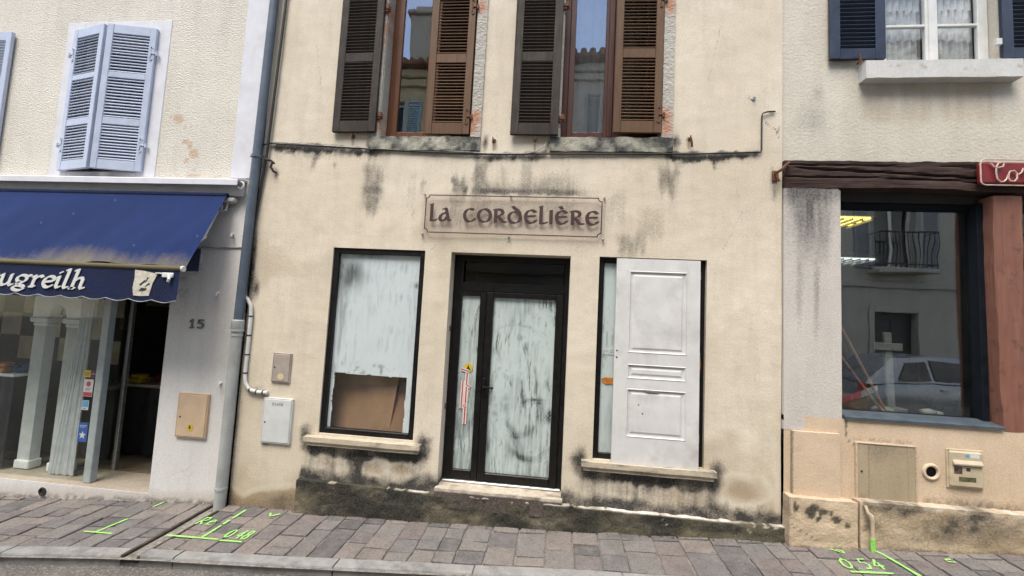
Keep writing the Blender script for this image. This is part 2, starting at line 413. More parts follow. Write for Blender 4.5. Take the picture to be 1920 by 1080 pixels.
# pavement: mortar bed and separate paving stones laid in courses that run from wall to kerb
m_bed = paint('sandy_joint', (.26, .235, .205), .95, .25, 30, .4, 120, 'pos', dirt=(.05, .045, .04), dirtamt=.9)
M = Mt('paving_stone'); p = M.pos(); rn = M.rnd()
c = M.ramp(rn, (0.0, (.10, .093, .091)), (.2, (.168, .155, .149)), (.42, (.215, .195, .18)), (.6, (.165, .138, .132)), (.78, (.245, .207, .18)), (1.0, (.195, .18, .166)))
c = M.mix(c, (.29, .26, .24), M.mth('MULTIPLY', M.ramp(M.noise(p, 11, 6, .65), (.45, 0.0), (.75, 1.0)), .5))
c = M.mix(c, (.055, .05, .05), M.mth('MULTIPLY', M.ramp(M.noise(p, 2.4, 7, .7), (.5, 0.0), (.8, 1.0)), .55))
c = M.mix(c, (.06, .055, .055), M.mth('MULTIPLY', M.ramp(M.noise(p, 160, 3, .7), (.5, 0.0), (.75, 1.0)), .6))
c = M.mix(c, (.42, .39, .35), M.mth('MULTIPLY', M.ramp(M.noise(p, 85, 3, .7), (.62, 0.0), (.8, 1.0)), .35))
c = M.mix(c, (.035, .032, .03), M.ramp(M.voro(p, 7), (.03, .75), (.06, 0.0))); c = M.mix(c, (.045, .04, .038), M.mth('MULTIPLY', M.ramp(M.noise(p, 48, 3, .75), (.5, 0.0), (.7, 1.0)), .55))
m_paver = M.out(M.bsdf(c, .88, M.bump(M.noise(p, 40, 4, .7), .8, .012), 0, .25))

mb = MB(); xs = np.arange(-13, 11.01, .4); ts = np.linspace(0, 1, 5)
mb.add([(x, .03+t*(float(kerb_y(x))-.02-.03), float(ground(x, .03+t*(float(kerb_y(x))-.05)))-.016) for t in ts for x in xs], [(j*len(xs)+i, (j+1)*len(xs)+i, (j+1)*len(xs)+i+1, j*len(xs)+i+1) for j in range(4) for i in range(len(xs)-1)])
pave = setp(mb.build('pavement', m_bed, recalc=False), kind='structure')
CH0, CH1 = -3.255, -3.10     # gutter channel across the pavement
def paver(x0, x1, y0, y1, par):
    """worn stone: chamfered slab with uneven corners"""
    h = .004*random.uniform(-1, 1); tl = [random.uniform(-.003, .003) for _ in range(4)]
    g = .0055; b = .009
    J = lambda: random.uniform(-.006, .006)
    C = [(x0+g+J(), y0+g+J()), (x1-g+J(), y0+g+J()), (x1-g+J(), y1-g+J()), (x0+g+J(), y1-g+J())]
    ins = [(1, 1), (-1, 1), (-1, -1), (1, -1)]
    n = 4; top = []; mid = []; bot = []
    # subdivide each edge once for a wobbly outline
    O = []; I = []
    for i in range(4):
        a, c_ = C[i], C[(i+1) % 4]; O.append((a, ins[i], tl[i]))
        mx_, my_ = (a[0]+c_[0])/2+J()*.6, (a[1]+c_[1])/2+J()*.6
        s = ins[i]; s2 = ins[(i+1) % 4]; O.append(((mx_, my_), ((s[0]+s2[0])/2, (s[1]+s2[1])/2), (tl[i]+tl[(i+1) % 4])/2))
    vs = []
    for (q, s, t) in O:
        vs.append((q[0]+s[0]*b, q[1]+s[1]*b, float(ground(q[0], q[1]))+h+t))
    for (q, s, t) in O: vs.append((q[0], q[1], float(ground(q[0], q[1]))+h+t-.005))
    for (q, s, t) in O: vs.append((q[0], q[1], float(ground(q[0], q[1]))-.03))
    k = 8; cxm = sum(v[0] for v in vs[:8])/8; cym = sum(v[1] for v in vs[:8])/8
    vs.append((cxm, cym, float(ground(cxm, cym))+h+random.uniform(-.0025, .0025)))
    fs = [(i, (i+1) % k, 24) for i in range(k)]+[(k+i, k+(i+1) % k, (i+1) % k, i) for i in range(k)]+[(2*k+i, 2*k+(i+1) % k, k+(i+1) % k, k+i) for i in range(k)]
    MB().add(vs, fs).build('paver', m_paver, par, local=True, recalc=False)
x = -6.6
while x < 4.9:
    w = random.uniform(.16, .26)
    if x < CH0 < x+w or (x < CH0 and CH0-x-w < .12): w = CH0-x
    if CH0-.001 <= x < CH1: x = CH1; continue
    ky = float(kerb_y(x+w/2))+.112
    y = .03 if x < 1.9 else -.05
    first = True
    while y > ky+.02:
        l = random.uniform(.13, .27)*(random.uniform(.5, 1) if first else 1); first = False
        if y-l < ky+.1: l = y-ky
        paver(x, x+w, y-l, y, pave); y -= l
    x += w

M = Mt('kerb_granite'); p = M.pos()
c = M.mix((.22, .21, .2), (.34, .33, .31), M.ramp(M.noise(p, 6, 6, .6), (.3, 0.0), (.7, 1.0)))
c = M.mix(c, (.09, .085, .08), M.mth('MULTIPLY', M.ramp(M.noise(p, 3.1, 7, .75), (.5, 0.0), (.72, 1.0)), .8))
c = M.mix(c, (.1, .1, .1), M.ramp(M.noise(p, 170, 2, .6), (.55, 0.0), (.75, .6)))
m_kerb = M.out(M.bsdf(c, .85, M.bump(M.noise(p, 45, 5, .6), .5, .006), 0, .3))
mb = MB(); xs = np.arange(-13, 11.01, .5)
kb = MB()
for i in range(len(xs)-1):   # concrete bed under the kerb stones
    a, b_ = xs[i], xs[i+1]; ya, yb = float(kerb_y(a)), float(kerb_y(b_)); za, zb = float(gz(a)), float(gz(b_))
    kb.add([(a, ya+.01, za-.3), (b_, yb+.01, zb-.3), (b_, yb+.10, zb-.3), (a, ya+.10, za-.3), (a, ya+.01, za-.075), (b_, yb+.01, zb-.075), (b_, yb+.10, zb-.075), (a, ya+.10, za-.075)], [(0, 1, 5, 4), (4, 5, 6, 7), (3, 2, 6, 7)])
kerb = setp(kb.build('kerb', m_bed, recalc=False), kind='structure')
x = -7.3
for w in (1.1, .95, 1.0, .99, None, .28, 1.25, 1.05, 1.1, 1.2, 1.0, 1.15, 1.1, 1.0):
    if w is None: x = CH1-.02; continue
    x0, x1 = x+.006, x+w-.006
    if x < CH0 < x+w: x1 = CH0-.01
    mb = MB(); mb.box(0, 1, 0, 1, 0, 1, .0)
    n = 7; prof = [(.112, -.2), (.112, -.004), (.106, .001), (.02, .0), (.006, -.004), (0.0, -.016), (.004, -.2)]
    mb = MB(); st = np.linspace(x0, x1, 6); vs = []
    for q in st:
        jit = random.uniform(-.003, .003)
        for (dy, dz) in prof: vs.append((q, float(kerb_y(q))+dy+(jit if dy < .05 else 0), float(ground(q, -.8))+dz+random.uniform(-.002, .002)*(dz > -.1)))
    k = len(prof); fs = [(i*k+j, i*k+j+1, (i+1)*k+j+1, (i+1)*k+j) for i in range(5) for j in range(k-1)]+[tuple(range(k)), tuple(range(5*k+k-1, 5*k-1, -1))]
    mb.add(vs, fs).build('kerb_stone', m_kerb, kerb, local=True)
    x += w
# gutter channel: rusty iron trough let into the pavement
m_rust_dark = paint('rusty_iron_trough', (.055, .04, .032), .85, .35, 18, .5, 90, 'pos', dirt=(.12, .07, .04), dirtamt=.7)
mb = MB()
for (a, b_, t, q) in ((CH0, CH0+.022, -.002, -.05), (CH0+.022, CH1-.022, -.026, -.05), (CH1-.022, CH1, -.002, -.05)):
    ys = np.linspace(.0, float(kerb_y(-3.18))+.0, 9); vs = []
    for y in ys:
        for xx, zz in ((a, q), (a, t), (b_, t), (b_, q)): vs.append((xx+.004*math.sin(y*9), y, float(ground(-3.18, y))+zz))
    mb.add(vs, [(i*4+j, (i+1)*4+j, (i+1)*4+j+1, i*4+j+1) for i in range(8) for j in range(3)]+[(0, 1, 2, 3), (35, 34, 33, 32)])
setp(mb.build('drain_channel', m_rust_dark), kind='structure')

# ------------------------------------------------------------------ shared materials
m_black = paint('black_aluminium', (.007, .0065, .007), .42, .3, 20, .03, 120, 'pos', dirt=(.03, .025, .02), dirtamt=.2, spec=.3)
m_dark = paint('unlit_interior', (.035, .032, .03), .9, .2, 4, .05, 30, 'pos')
m_glass = glassmat('window_glass', (.97, .98, .975), .045, .03)
m_glass_up = glassmat('upper_window_glass', (.85, .88, .89), .21, .015)
m_steel = paint('galvanised_steel', (.45, .46, .47), .4, .15, 30, .05, 90, metal=.8)
m_rust = paint('rusty_iron', (.16, .065, .03), .85, .35, 60, .4, 160, dirt=(.05, .03, .02), dirtamt=.8)
m_whiteplastic = paint('white_plastic', (.62, .62, .6), .5, .06, 12, .03, 60, 'pos', dirt=(.3, .27, .22), dirtamt=.5)
m_blackcable = paint('black_cable', (.012, .012, .013), .6, .3, 40, .1, 90, 'pos')
m_palecable = paint('pale_cable', (.42, .41, .38), .6, .25, 25, .1, 90, 'pos', dirt=(.05, .05, .05), dirtamt=.8)

# ------------------------------------------------------------------ the cream house
CABLE = [(-3.10, 3.50), (-3.02, 3.525), (-2.9, 3.515), (-1.91, 3.468), (-1.35, 3.445), (-.75, 3.425), (-.14, 3.437), (1.19, 3.448), (1.78, 3.47)]
def cable_z(x): return np.interp(x, [c[0] for c in CABLE], [c[1] for c in CABLE])
def wob(x, z): return .010*(fbm(x*1.1, z*1.1, 41, 3)-.5)*2+.0025*(fbm(x*7, z*7, 43, 2)-.5)*2
def main_stain(x, y, z):
    wx = x+.035*(fbm(x*11, z*11, 3)-.5)*2; wz = z+.035*(fbm(x*11, z*11, 5)-.5)*2
    fib = fbm(x*38, z*2.2, 9, 4); n1 = fbm(x*5, z*5, 21); rag = fbm(x*16, 0*x, 31, 4)
    D = np.zeros_like(x); B = np.zeros_like(x); W = np.zeros_like(x)
    def d(v):
        nonlocal D; D = 1-(1-D)*(1-np.clip(v, 0, 1))
    def bl(xc, zc, sx, sz, a, f=True):
        v = a*np.exp(-((wx-xc)/sx)**2-((wz-zc)/sz)**2); d(v*(.55+.75*fib) if f else v*(.75+.5*n1))
    # line of grime under and over the cable
    cz = cable_z(x)
    pres = np.interp(x, [-3.05, -2.97, -2.6, -2.4, -1.95, -1.75, -1.0, -.8, -.2, 0, .9, 1.0, 1.75, 1.79], [0, .9, 1, .9, .95, .35, .3, .9, .85, .25, .3, 1, .95, 0])
    dp = .012+.075*pres*np.clip(rag*1.9-.55, 0, 1)
    d(pres*(1-ss(-.012, .012, cz-dp-wz))*0+pres*band(wz, cz-dp, cz+.012+.02*rag*pres, .014)*1.0)
    d(.5*pres*band(wz, cz-dp*2.2, cz, .03)*fib)
    bl(-2.80, 3.455, .16, .025, .9); bl(-2.60, 3.46, .10, .03, .8); bl(-2.50, 3.42, .05, .06, .6); bl(-2.545, 3.31, .035, .075, .85); bl(-2.31, 3.31, .02, .035, .75); bl(-2.2, 3.44, .12, .03, .8)
    bl(-.62, 3.40, .14, .04, .9); bl(-.3, 3.41, .14, .035, .85); bl(1.04, 3.435, .07, .03, 1); bl(1.10, 3.40, .03, .05, .6); bl(1.30, 3.42, .08, .03, .9); bl(1.37, 3.375, .022, .055, 1); bl(1.48, 3.445, .05, .03, .95); bl(1.67, 3.475, .06, .02, .9)
    # grey streaks on the wall between cable and sign
    def st(x0, x1, ztop, zbot, a, soft=.03):
        edge = .05*(fbm(x*26, z*.8, 13)-.5)*2
        d(1.75*a*band(wx, x0, x1, soft)*ss(ztop+.02+edge, ztop-.12+edge, z)*ss(zbot-.1+edge*2, zbot+.12+edge*2, z)*np.clip(.45+.6*fib+.5*(n1-.5), 0, 1.1))
    st(-1.99, -1.80, 3.36, 2.86, .5, .045); bl(-1.86, 2.98, .07, .13, .5); st(-1.90, -1.80, 3.30, 2.85, .35)
    st(-1.53, -1.43, 3.28, 2.75, .3); st(-1.395, -1.345, 3.25, 3.0, .5, .015); st(-1.07, -.93, 3.24, 3.02, .75, .02); bl(-.965, 3.12, .015, .08, .8); bl(-1.05, 3.08, .03, .03, .7)
    st(-.86, -.73, 3.42, 3.02, .62, .025); bl(-.78, 3.1, .08, .08, .6); st(-.62, -.56, 3.4, 3.25, .4, .02); st(-.42, -.30, 3.40, 3.0, .4)
    # heavy line along the top of the sign, runs going down behind it
    ln = np.interp(x, [-.9, -.84, -.3, -.05, .1, .18, .3, .4], [0, 1, .8, .95, .9, .4, .2, 0])
    d(ln*ss(3.02, 3.05, wz)*(1-ss(3.075, 3.115+.1*rag, wz))); d(.55*ln*ss(3.02, 3.05, wz)*(1-ss(3.08, 3.22+.08*rag, wz))*fib*1.3)
    bl(-.12, 3.16, .12, .08, .5)
    st(-1.11, -.96, 3.06, 2.68, .5, .03); st(-.9, -.68, 3.06, 2.72, .42, .03); st(-.7, -.1, 3.06, 2.85, .36, .08); st(-.14, .12, 3.06, 2.74, .34, .05); st(.12, .36, 3.04, 2.86, .18, .05); st(-.36, -.3, 2.85, 2.62, .3, .02)
    st(.9, 1.05, 3.36, 3.08, .62, .035); st(.98, 1.03, 3.2, 2.9, .3); st(.42, .6, 3.12, 2.76, .3, .05); st(.52, .78, 2.74, 2.46, .5, .06); st(.7, .95, 3.0, 2.6, .26, .08); bl(.88, 2.72, .06, .1, .25)
    d(.2*ss(.58, .8, fbm(x*1.6, z*.8, 61))*ss(2.3, 2.9, z)*fib)
    st(-1.12, .2, 3.36, 3.04, .2, .1); st(-2.02, -1.78, 3.40, 2.80, .28, .07); st(.85, 1.1, 3.4, 3.02, .25, .07)
    # iron hooks, brackets
    bl(-2.92, 3.19, .03, .04, .8, False); bl(1.875, 3.24, .022, .1, 1, False); bl(1.90, 3.12, .02, .09, .7); bl(1.71, 3.98, .05, .05, .35)
    bl(1.88, 3.84, .05, .012, 1, False); bl(1.93, 3.68, .018, .05, .6); d(.8*band(np.abs(x-1.755-.004*np.sin(z*30)), -.1, .004, .004)*0)
    # sills of the upper windows
    for (a, b_) in ((-1.97, -.80), (-.17, 1.01)):
        bl(b_+.02, 3.56, .035, .08, 1, False); bl(a-.0, 3.52, .03, .07, .7, False); st(a, b_, 3.47, 3.42, .3)
    # corner beside the downpipe
    d(.9*(1-ss(-3.085, -3.055+.03*n1, x))*band(z, 1.9, 2.6, .25)); bl(-3.04, 2.02, .04, .13, .95, False); d(.55*(1-ss(-3.09, -3.06, x))*(z < 1.9)); bl(-2.9, 1.03, .09, .03, .5, False); bl(-2.83, .98, .03, .04, .8, False)
    bl(-2.60, 1.07, .05, .05, .35); bl(-2.76, .51, .05, .035, .6)
    # dark halos round the lower sills
    for (a, b_, zt) in ((-2.35, -1.21, .60), (.27, 1.42, .585)):
        for (xe, s) in ((a, -1), (b_, 1)):
            bl(xe+s*.015, zt+.0, .055, .12, .85, False); bl(xe+s*.02, zt+.03, .07, .08, .6, False); bl(xe+s*-.02, zt-.09, .07, .06, .7, False)
        d(band(wz, zt-.12-.06*rag, zt, .02)*band(x, a+.02, b_-.02, .03)*np.clip(.35+.9*fbm(x*6, 0*x, 71), 0, 1))
        d(.5*band(wz, zt-.2-.1*rag, zt, .04)*band(x, a, b_, .04)*fib)
    f_ = np.interp(z, [.2, .32, .42, .5], [.05, .06, .10, .25]); d(1.0*np.exp(-((wx+1.84)/f_)**4)*ss(.18, .24, z)*(1-ss(.44, .5, z))*(.65+.5*fib)); bl(.87, .44, .05, .08, .6); bl(1.42, .48, .05, .06, .8, False); bl(.56, .5, .06, .05, .7)
    # black tide line above the plinth
    zt = np.interp(x, [-2.42, -2.39, -2.3, -2.17, -1.92, -1.6, -1.48, -1.3, -1.22, -1.1, -1.03, -.9, 0.0, .12, .37, .62, .87, 1.12, 1.25, 1.39, 1.66, 1.96], [.1, .29, .315, .30, .30, .28, .27, .29, .355, .33, .31, .29, .30, .33, .29, .305, .31, .28, .29, .34, .30, .30])
    inx = band(x, -2.40, 2.1, .008)
    zt = zt+.05*(rag-.5)+.03*(n1-.5); d(.92*inx*(1-ss(zt-.05, zt+.05, wz))*np.clip(.45+.9*fbm(x*9, z*14, 97), 0, 1)); d(.45*inx*(1-ss(zt, zt+.13, wz))*fib)
    # damp brown base at the far left, and the dry-edged patches
    zb = np.interp(x, [-3.12, -2.95, -2.8, -2.6, -2.42], [.09, .0, .07, .1, .15])
    lf = 1-ss(-2.42, -2.39, x)
    B = np.maximum(B, lf*(1-ss(zb-.04, zb+.02, wz))*.85); d(lf*.6*(1-ss(zb-.12, zb+.0, wz))*n1*1.3); W = np.maximum(W, lf*.35*gau(wz, zb+.03, .03))
    B = np.maximum(B, .3*(1-ss(.2, .9, z+.3*n1)))
    for (xc, zc, sx, sz, a) in ((-1.65, .375, .10, .06, .55), (-1.40, .385, .12, .075, .7), (-2.1, .37, .12, .05, .35), (.68, .38, .12, .05, .35), (1.28, .43, .06, .05, .4), (1.66, .47, .17, .10, .75)):
        e = ((wx-xc)/sx)**2+((wz-zc)/sz)**2; B = np.maximum(B, a*np.exp(-e**2)); W = np.maximum(W, .45*np.exp(-((e-1.9)/.8)**2))
    B = np.maximum(B, .55*band(wx, 1.5, 1.95, .1)*band(wz, .36, .8, .15)*n1); W = np.maximum(W, .5*gau(wx, 1.93, .04)*band(z, .3, .7, .1))
    B = np.maximum(B, .4*ss(.5, .8, fbm(x*1.3, z*1.3, 77))*(1-ss(2.6, 3.4, z))); B = np.maximum(B, .18*band(wz, 2.48, 2.62, .05)*band(x, -1.3, .4, .1))
    # rust runs below the iron fittings
    for (xc, zc) in ((-2.13, 3.57), (-.69, 3.53), (-.28, 3.53), (1.15, 3.555)): B = np.maximum(B, .9*gau(wx, xc, .014)*band(z, zc-.06, zc+.02, .02)); bl(xc, zc+.03, .02, .025, .6, False)
    W = np.maximum(W, .5*gau(wx, 1.9, .05)*band(wz, 3.75, 4.05, .05))
    # hairline cracks
    ck = 1.75+.06*np.sin(z*9)*.3+.12*ss(3.95, 3.55, z); d(.0*ck)
    crack = .9*np.exp(-((x-(1.80+.14*ss(3.82, 3.62, z)+.008*np.sin(z*60)))/.005)**2)*band(z, 3.6, 3.8, .01); d(crack)
    for (xa, za, xb, zb, a) in ((-2.75, 2.35, -2.62, 2.6, .3), (-2.68, 2.2, -2.72, 1.7, .25), (1.42, 2.46, 1.62, 2.9, .35), (1.62, 2.9, 1.55, 3.3, .25), (-1.25, 2.47, -1.12, 2.62, .4), (1.34, 2.44, 1.5, 2.2, .3), (-2.5, 4.0, -2.62, 4.6, .25), (1.3, 4.1, 1.42, 4.7, .25), (.12, 2.46, .2, 2.6, .35), (1.7, 1.0, 1.78, 1.7, .25)):
        t_ = np.clip(((x-xa)*(xb-xa)+(z-za)*(zb-za))/((xb-xa)**2+(zb-za)**2), 0, 1); off = .018*(fbm(t_*9+xa, 0*x+za, 99, 4)-.5)*2
        d(a*1.6*np.exp(-(np.hypot(x-xa-t_*(xb-xa)-off, z-za-t_*(zb-za)-off*.4)/.0065)**2))
    c2 = .35*np.exp(-((x-(.04+.01*np.sin(z*25)))/.004)**2)*band(z, 3.02, 3.44, .02); d(c2)
    D = D*np.where(z < .8, .80+.40*fbm(x*17, z*17, 95, 4), .72+.45*fbm(x*17, z*17, 95, 4))*np.where((z > .8) & (z < 3.36) & (x > -2.9), .70, 1.0); D = np.where((z > 3.02) & (z < 3.1), D*1.15, D)
    return D, B, W
m_cream = wallmat('cream_render', (.685, .61, .50), (.59, .512, .395), (.019, .019, .020), (.27, .19, .105), (.70, .64, .53), 75, .35, .004, coarse=(6, .2, .016))
HC = thing('house', 'cream rendered house in the middle with black grime runs and a black shop door', 'house', (-.5, 0, 0))
UP = ((-1.86, -.92), (-.05, .90))
holes = [(-2.24, -1.30, .655, 2.465, .09), (-1.04, .105, .22, 2.46, .19), (.37, 1.33, .625, 2.465, .09), (-1.86, -.92, 3.60, 5.55, .2), (-.05, .90, 3.60, 5.55, .2)]
wall_grid(-3.10, 1.968, -.25, 6.3, .0155, holes, 0.0, wob).build('wall', m_cream, HC, smooth='full', stain=main_stain, recalc=False)
mb = MB(); mb.box(-3.10, -3.04, .30, 6, -.25, 6.3); mb.box(1.90, 1.96, .30, 6, -.25, 6.3); mb.box(-3.10, 1.96, 6, 6.1, -.25, 6.3)
mb.build('outer_wall', m_cream, HC, stain=lambda x, y, z: (0*x, 0*x, 0*x))
m_tile = paint('terracotta_roof', (.26, .12, .075), .85, .3, 6, .4, 25, 'pos', dirt=(.1, .09, .07), dirtamt=.8)
def roof(par, x0, x1, z, yf=-.3, yb=6.2, rise=1.3):
    mb = MB(); ym = (yf+yb)/2
    mb.prism_x([(yf, z), (yf, z+.1), (ym, z+rise+.1), (yb, z+.1), (yb, z)], x0, x1)
    n = int((x1-x0)/.22)
    for i in range(n):
        xx = x0+(i+.5)*(x1-x0)/n
        mb.tube([(xx, yf-.04, z+.11), (xx, ym, z+rise+.12)], .075, 8)
    return mb.build('roof', m_tile, par)
roof(HC, -3.11, 1.97, 6.28)

# plinth, a low rendered kerb along the foot of the wall
def plinth_stain(x, y, z):
    n = fbm(x*7, z*12, 81); n2 = fbm(x*22, z*26, 83); top = .225
    D = np.clip(.25+1.35*fbm(x*3.1, z*5, 87)-.15, 0, 1)*(.75+.5*n2); D = np.maximum(D, .9*band(z, .08, .21, .03)*np.clip(.3+n, 0, 1))
    D *= 1-.75*(1-ss(-2.36, -2.15, x+.2*(n-.5)))*(1-ss(.08, .2, z)); D *= 1-.45*band(x, 1.1, 1.95, .1)*(1-ss(.1, .14, z))
    W = ss(.200, .218, z+.012*(n2-.5))*np.clip(fbm(x*5, z*0, 89)*2.6-.75, 0, 1)*(y < .0)*ss(.3, .6, n2+.2); W = np.maximum(W, .7*ss(.62, .75, fbm(x*14, z*14, 91))*band(x, .9, 1.95, .1)*band(z, .12, .22, .02))
    D = np.where(W > .3, D*.2, D); top_d = np.where(y > -.04, .75*n+.2, 0); D = np.maximum(D, top_d*(W < .2))
    return D, np.clip(.7*fbm(x*4, z*4, 93), 0, 1), W
m_plinth = wallmat('mossy_plinth', (.27, .235, .17), (.19, .165, .115), (.022, .021, .018), (.12, .105, .05), (.66, .61, .54), 45, .8, .010, speck=.55, tone=3.0)
def rough_edge(amp, s=1):
    def fn(x, y, z):
        a = fbm(x*6+y*5, z*9+y*3, 100+s, 3)-.5; b_ = fbm(x*21, z*23+y*11, 110+s, 2)-.5
        return (x, y-(a*1.3+b_*.7)*amp, z+(a+b_*.8)*amp*.9)
    return fn
MB().gridbox(-2.39, 1.985, -.05, .03, -.2, .218, .018).warp(rough_edge(.02)).build('plinth', m_plinth, HC, smooth=True, stain=plinth_stain, weld=True)
# door step
def step_stain(x, y, z):
    n = fbm(x*9, y*14+z*14, 121); n2 = fbm(x*30, y*30+z*30, 123)
    return (np.where(z < .24, np.clip(.75+.6*n, 0, 1), np.clip(2.2*n-1.0, 0, 1)*.75), np.clip(n2*1.5-.5, 0, 1)*.6, np.clip(n2*1.8-.6, 0, 1)*.7*(z > .2))
m_stepstone = wallmat('worn_step_stone', (.5, .43, .34), (.38, .32, .25), (.05, .04, .035), (.28, .15, .1), (.7, .66, .58), 40, .6, .006)
MB().gridbox(-1.05, .115, -.051, .17, .10, .266, .018).warp(rough_edge(.012, 3)).build('door_step', m_stepstone, HC, smooth=True, stain=step_stain, weld=True)

# ---- ground floor windows and door of the cream house
def cover_grid(x0, x1, y, z0, z1, res=.008, hole=None):
    X = np.linspace(x0, x1, int((x1-x0)/res)+1); Z = np.linspace(z0, z1, int((z1-z0)/res)+1); mb = MB(); n = len(X)
    mb.v = [(float(a), y, float(b)) for b in Z for a in X]
    for j in range(len(Z)-1):
        for i in range(n-1):
            if hole:
                cx, cz = (X[i]+X[i+1])/2, (Z[j]+Z[j+1])/2
                if hole(cx, cz): continue
            mb.f.append((j*n+i, j*n+i+1, (j+1)*n+i+1, (j+1)*n+i))
    mb.mi = [0]*len(mb.f); return mb
def brush(seed, x0, x1, z0, z1, n, amp=.5, base=.8, streak=.4, scr=.8):
    """coverage (r) and bare-glass marks (g) left by brushing whitewash on the glass"""
    rs = np.random.RandomState(seed)
    def fn(x, y, z):
        cv = base+.22*(fbm(x*4, z*1.6, seed, 4)-.5)*2+streak*(fbm(x*60, z*3.2, seed+5, 4)-.5)*1.6
        wx_ = x+.02*(fbm(x*14, z*14, seed+1)-.5); wz_ = z+.02*(fbm(x*14, z*14, seed+2)-.5); arcs = np.zeros_like(x)
        for k in range(n):      # wide brush sweeps with bristle lines inside
            cx, cz = rs.uniform(x0-.1, x1+.1), rs.uniform(z0, z1); r = rs.uniform(.06, .4); a0 = rs.uniform(0, 6.28); sp = rs.uniform(.4, 1.5); w = rs.uniform(.02, .05)
            dx, dz = wx_-cx, wz_-cz; rr = np.hypot(dx, dz*.7); an = (np.arctan2(dz, dx)-a0) % 6.283
            v = np.exp(-((rr-r)/w)**4)*(an < sp)*np.clip(np.minimum(an, sp-an)/.25, 0, 1)*(.35+1.1*vn(rr*170, an*2, seed+k))
            cv = cv+rs.choice([-1, 1], p=[.55, .45])*rs.uniform(.25, 1)*amp*v
        m1 = fbm(x*85+1.2*np.sin(z*7+x*5), z*6.5, seed+8, 4); m2 = fbm((x-.25*z)*60, z*22, seed+9, 4); zone = fbm(x*4.5, z*4.5, seed+10, 3)
        sc = scr*np.maximum(np.clip(m1*5-2.72, 0, 1)*ss(.42, .62, zone), np.clip(m2*5-3.25, 0, 1)*ss(.52, .66, 1-zone)*.7)
        return cv, sc
    return fn
def frame_rect(mb, x0, x1, z0, z1, w, y0, y1, b=.004, wb=None, wt_=None):
    wb = wb or w; wt_ = wt_ or w
    mb.box(x0, x0+w, y0, y1, z0, z1, b); mb.box(x1-w, x1, y0, y1, z0, z1, b)
    mb.box(x0+w, x1-w, y0+.001, y1-.001, z0, z0+wb, b); mb.box(x0+w, x1-w, y0+.001, y1-.001, z1-wt_, z1, b); return mb
m_wash = smearmat('white_wash', (.74, .785, .82), (.40, .445, .48), .05)
m_wash_door = smearmat('grey_white_wash', (.66, .725, .73), (.25, .30, .305), .05)

# left window
win = frame_rect(MB(), -2.24, -1.30, .655, 2.465, .052, .014, .075).build('window', m_black, HC); setp(win, 'wide shop window painted white inside with a clear patch showing cardboard')
MB().box(-2.188, -1.352, .047, .051, .705, 2.415).build('pane', m_glass, win)
def hole_left(cx, cz):
    e = .022*(float(fbm(cz*9, 3.0, 71))-.5)+.010*(float(fbm(cz*40, 5.0, 72))-.5)
    return -2.158+e < cx < -1.418+.7*e-.03*(1.2-cz)*.4 and cz < 1.228+.014*(float(fbm(cx*14, 1.0, 73))-.5)-.012*(cx+1.8)
def lw_cover(x, y, z):
    cv, sc = brush(3, -2.2, -1.35, 1.2, 2.4, 34, .34, .88, .34, .25)(x, y, z)
    dk = gau(x, -2.19, .13)*ss(1.7, 2.35, z)+.9*gau(x, -2.08, .16)*gau(z, 2.22, .13)+gau(x, -1.9, .22)*gau(z, 2.42, .03)
    sc = np.maximum(sc, .85*np.clip(dk, 0, 1)*np.clip(fbm(x*9, z*7, 5)*2.2-.5, 0, 1)); sc = np.maximum(sc, .4*ss(.52, .72, fbm(x*30, z*4, 15))*gau(x, -2.12, .16)*band(z, 1.3, 2.35, .2))
    sc = np.maximum(sc, .8*gau(x, -1.38, .03)*gau(z, 2.12, .03)); sc = np.maximum(sc, .4*gau(x, -1.53, .012)*gau(z, 2.0, .035)); sc = np.maximum(sc, .5*ss(.62, .8, fbm(x*25, z*25, 19))*band(z, 1.23, 1.34, .03))
    return cv-.25*dk+.15*gau(x, -1.6, .25), sc
cover_grid(-2.188, -1.352, .0535, .705, 2.415, .008, hole_left).build('whitewash', m_wash, win, stain=lw_cover, attr='cover', recalc=False)
room(-2.9, -1.12, .10, 1.5, -.05, 2.9).build('room', m_dark, HC)
# right window, most of it behind the loose door
win = frame_rect(MB(), .37, 1.33, .625, 2.465, .052, .040, .085).build('window', m_black, HC); setp(win, 'whitewashed shop window in a black frame behind the loose white door')
MB().box(.422, 1.278, .060, .064, .675, 2.413).build('pane', m_glass, win)
cover_grid(.422, 1.278, .066, .675, 2.413, .012).build('whitewash', m_wash_door, win, stain=brush(9, .42, 1.28, .7, 2.4, 24, .3, .95, .3, .5), attr='cover', recalc=False)
room(.28, 1.88, .11, 1.5, -.05, 2.9).build('room', m_dark, HC)

# entrance door
DX0, DX1 = -1.04, .105
dr = MB(); Y0, Y1 = .155, .215
dr.box(DX0, -.945, Y0, Y1, .285, 2.46, .004); dr.box(.06, DX1, Y0, Y1, .285, 2.46, .004); dr.box(-.945, .06, Y0+.001, Y1, 2.40, 2.46, .004); dr.box(-.945, .06, Y0+.001, Y1, 2.10, 2.19, .004)
dr.box(-.762, -.70, Y0+.002, Y1, .285, 2.10, .004); dr.box(-.945, -.762, Y0+.003, Y1, .285, .375, .004); dr.box(-.945, -.762, Y0+.003, Y1, 2.055, 2.10, .004)
door = dr.build('door', m_black, HC); setp(door, 'black framed glazed shop door with narrow side light, panes smeared grey white')
lf = frame_rect(MB(), -.697, .057, .293, 2.097, .072, Y0-.012, Y1-.012, .006, .075, .05)
leaf = lf.build('door_leaf', m_black, door)
MB().box(-.93, .05, .178, .182, 2.19, 2.40).build('transom_pane', glassmat('smoked_glass', (.25, .26, .26), .03, .04), door)
MB().box(-.945, -.762, .178, .182, .375, 2.055).build('side_pane', m_glass, door)
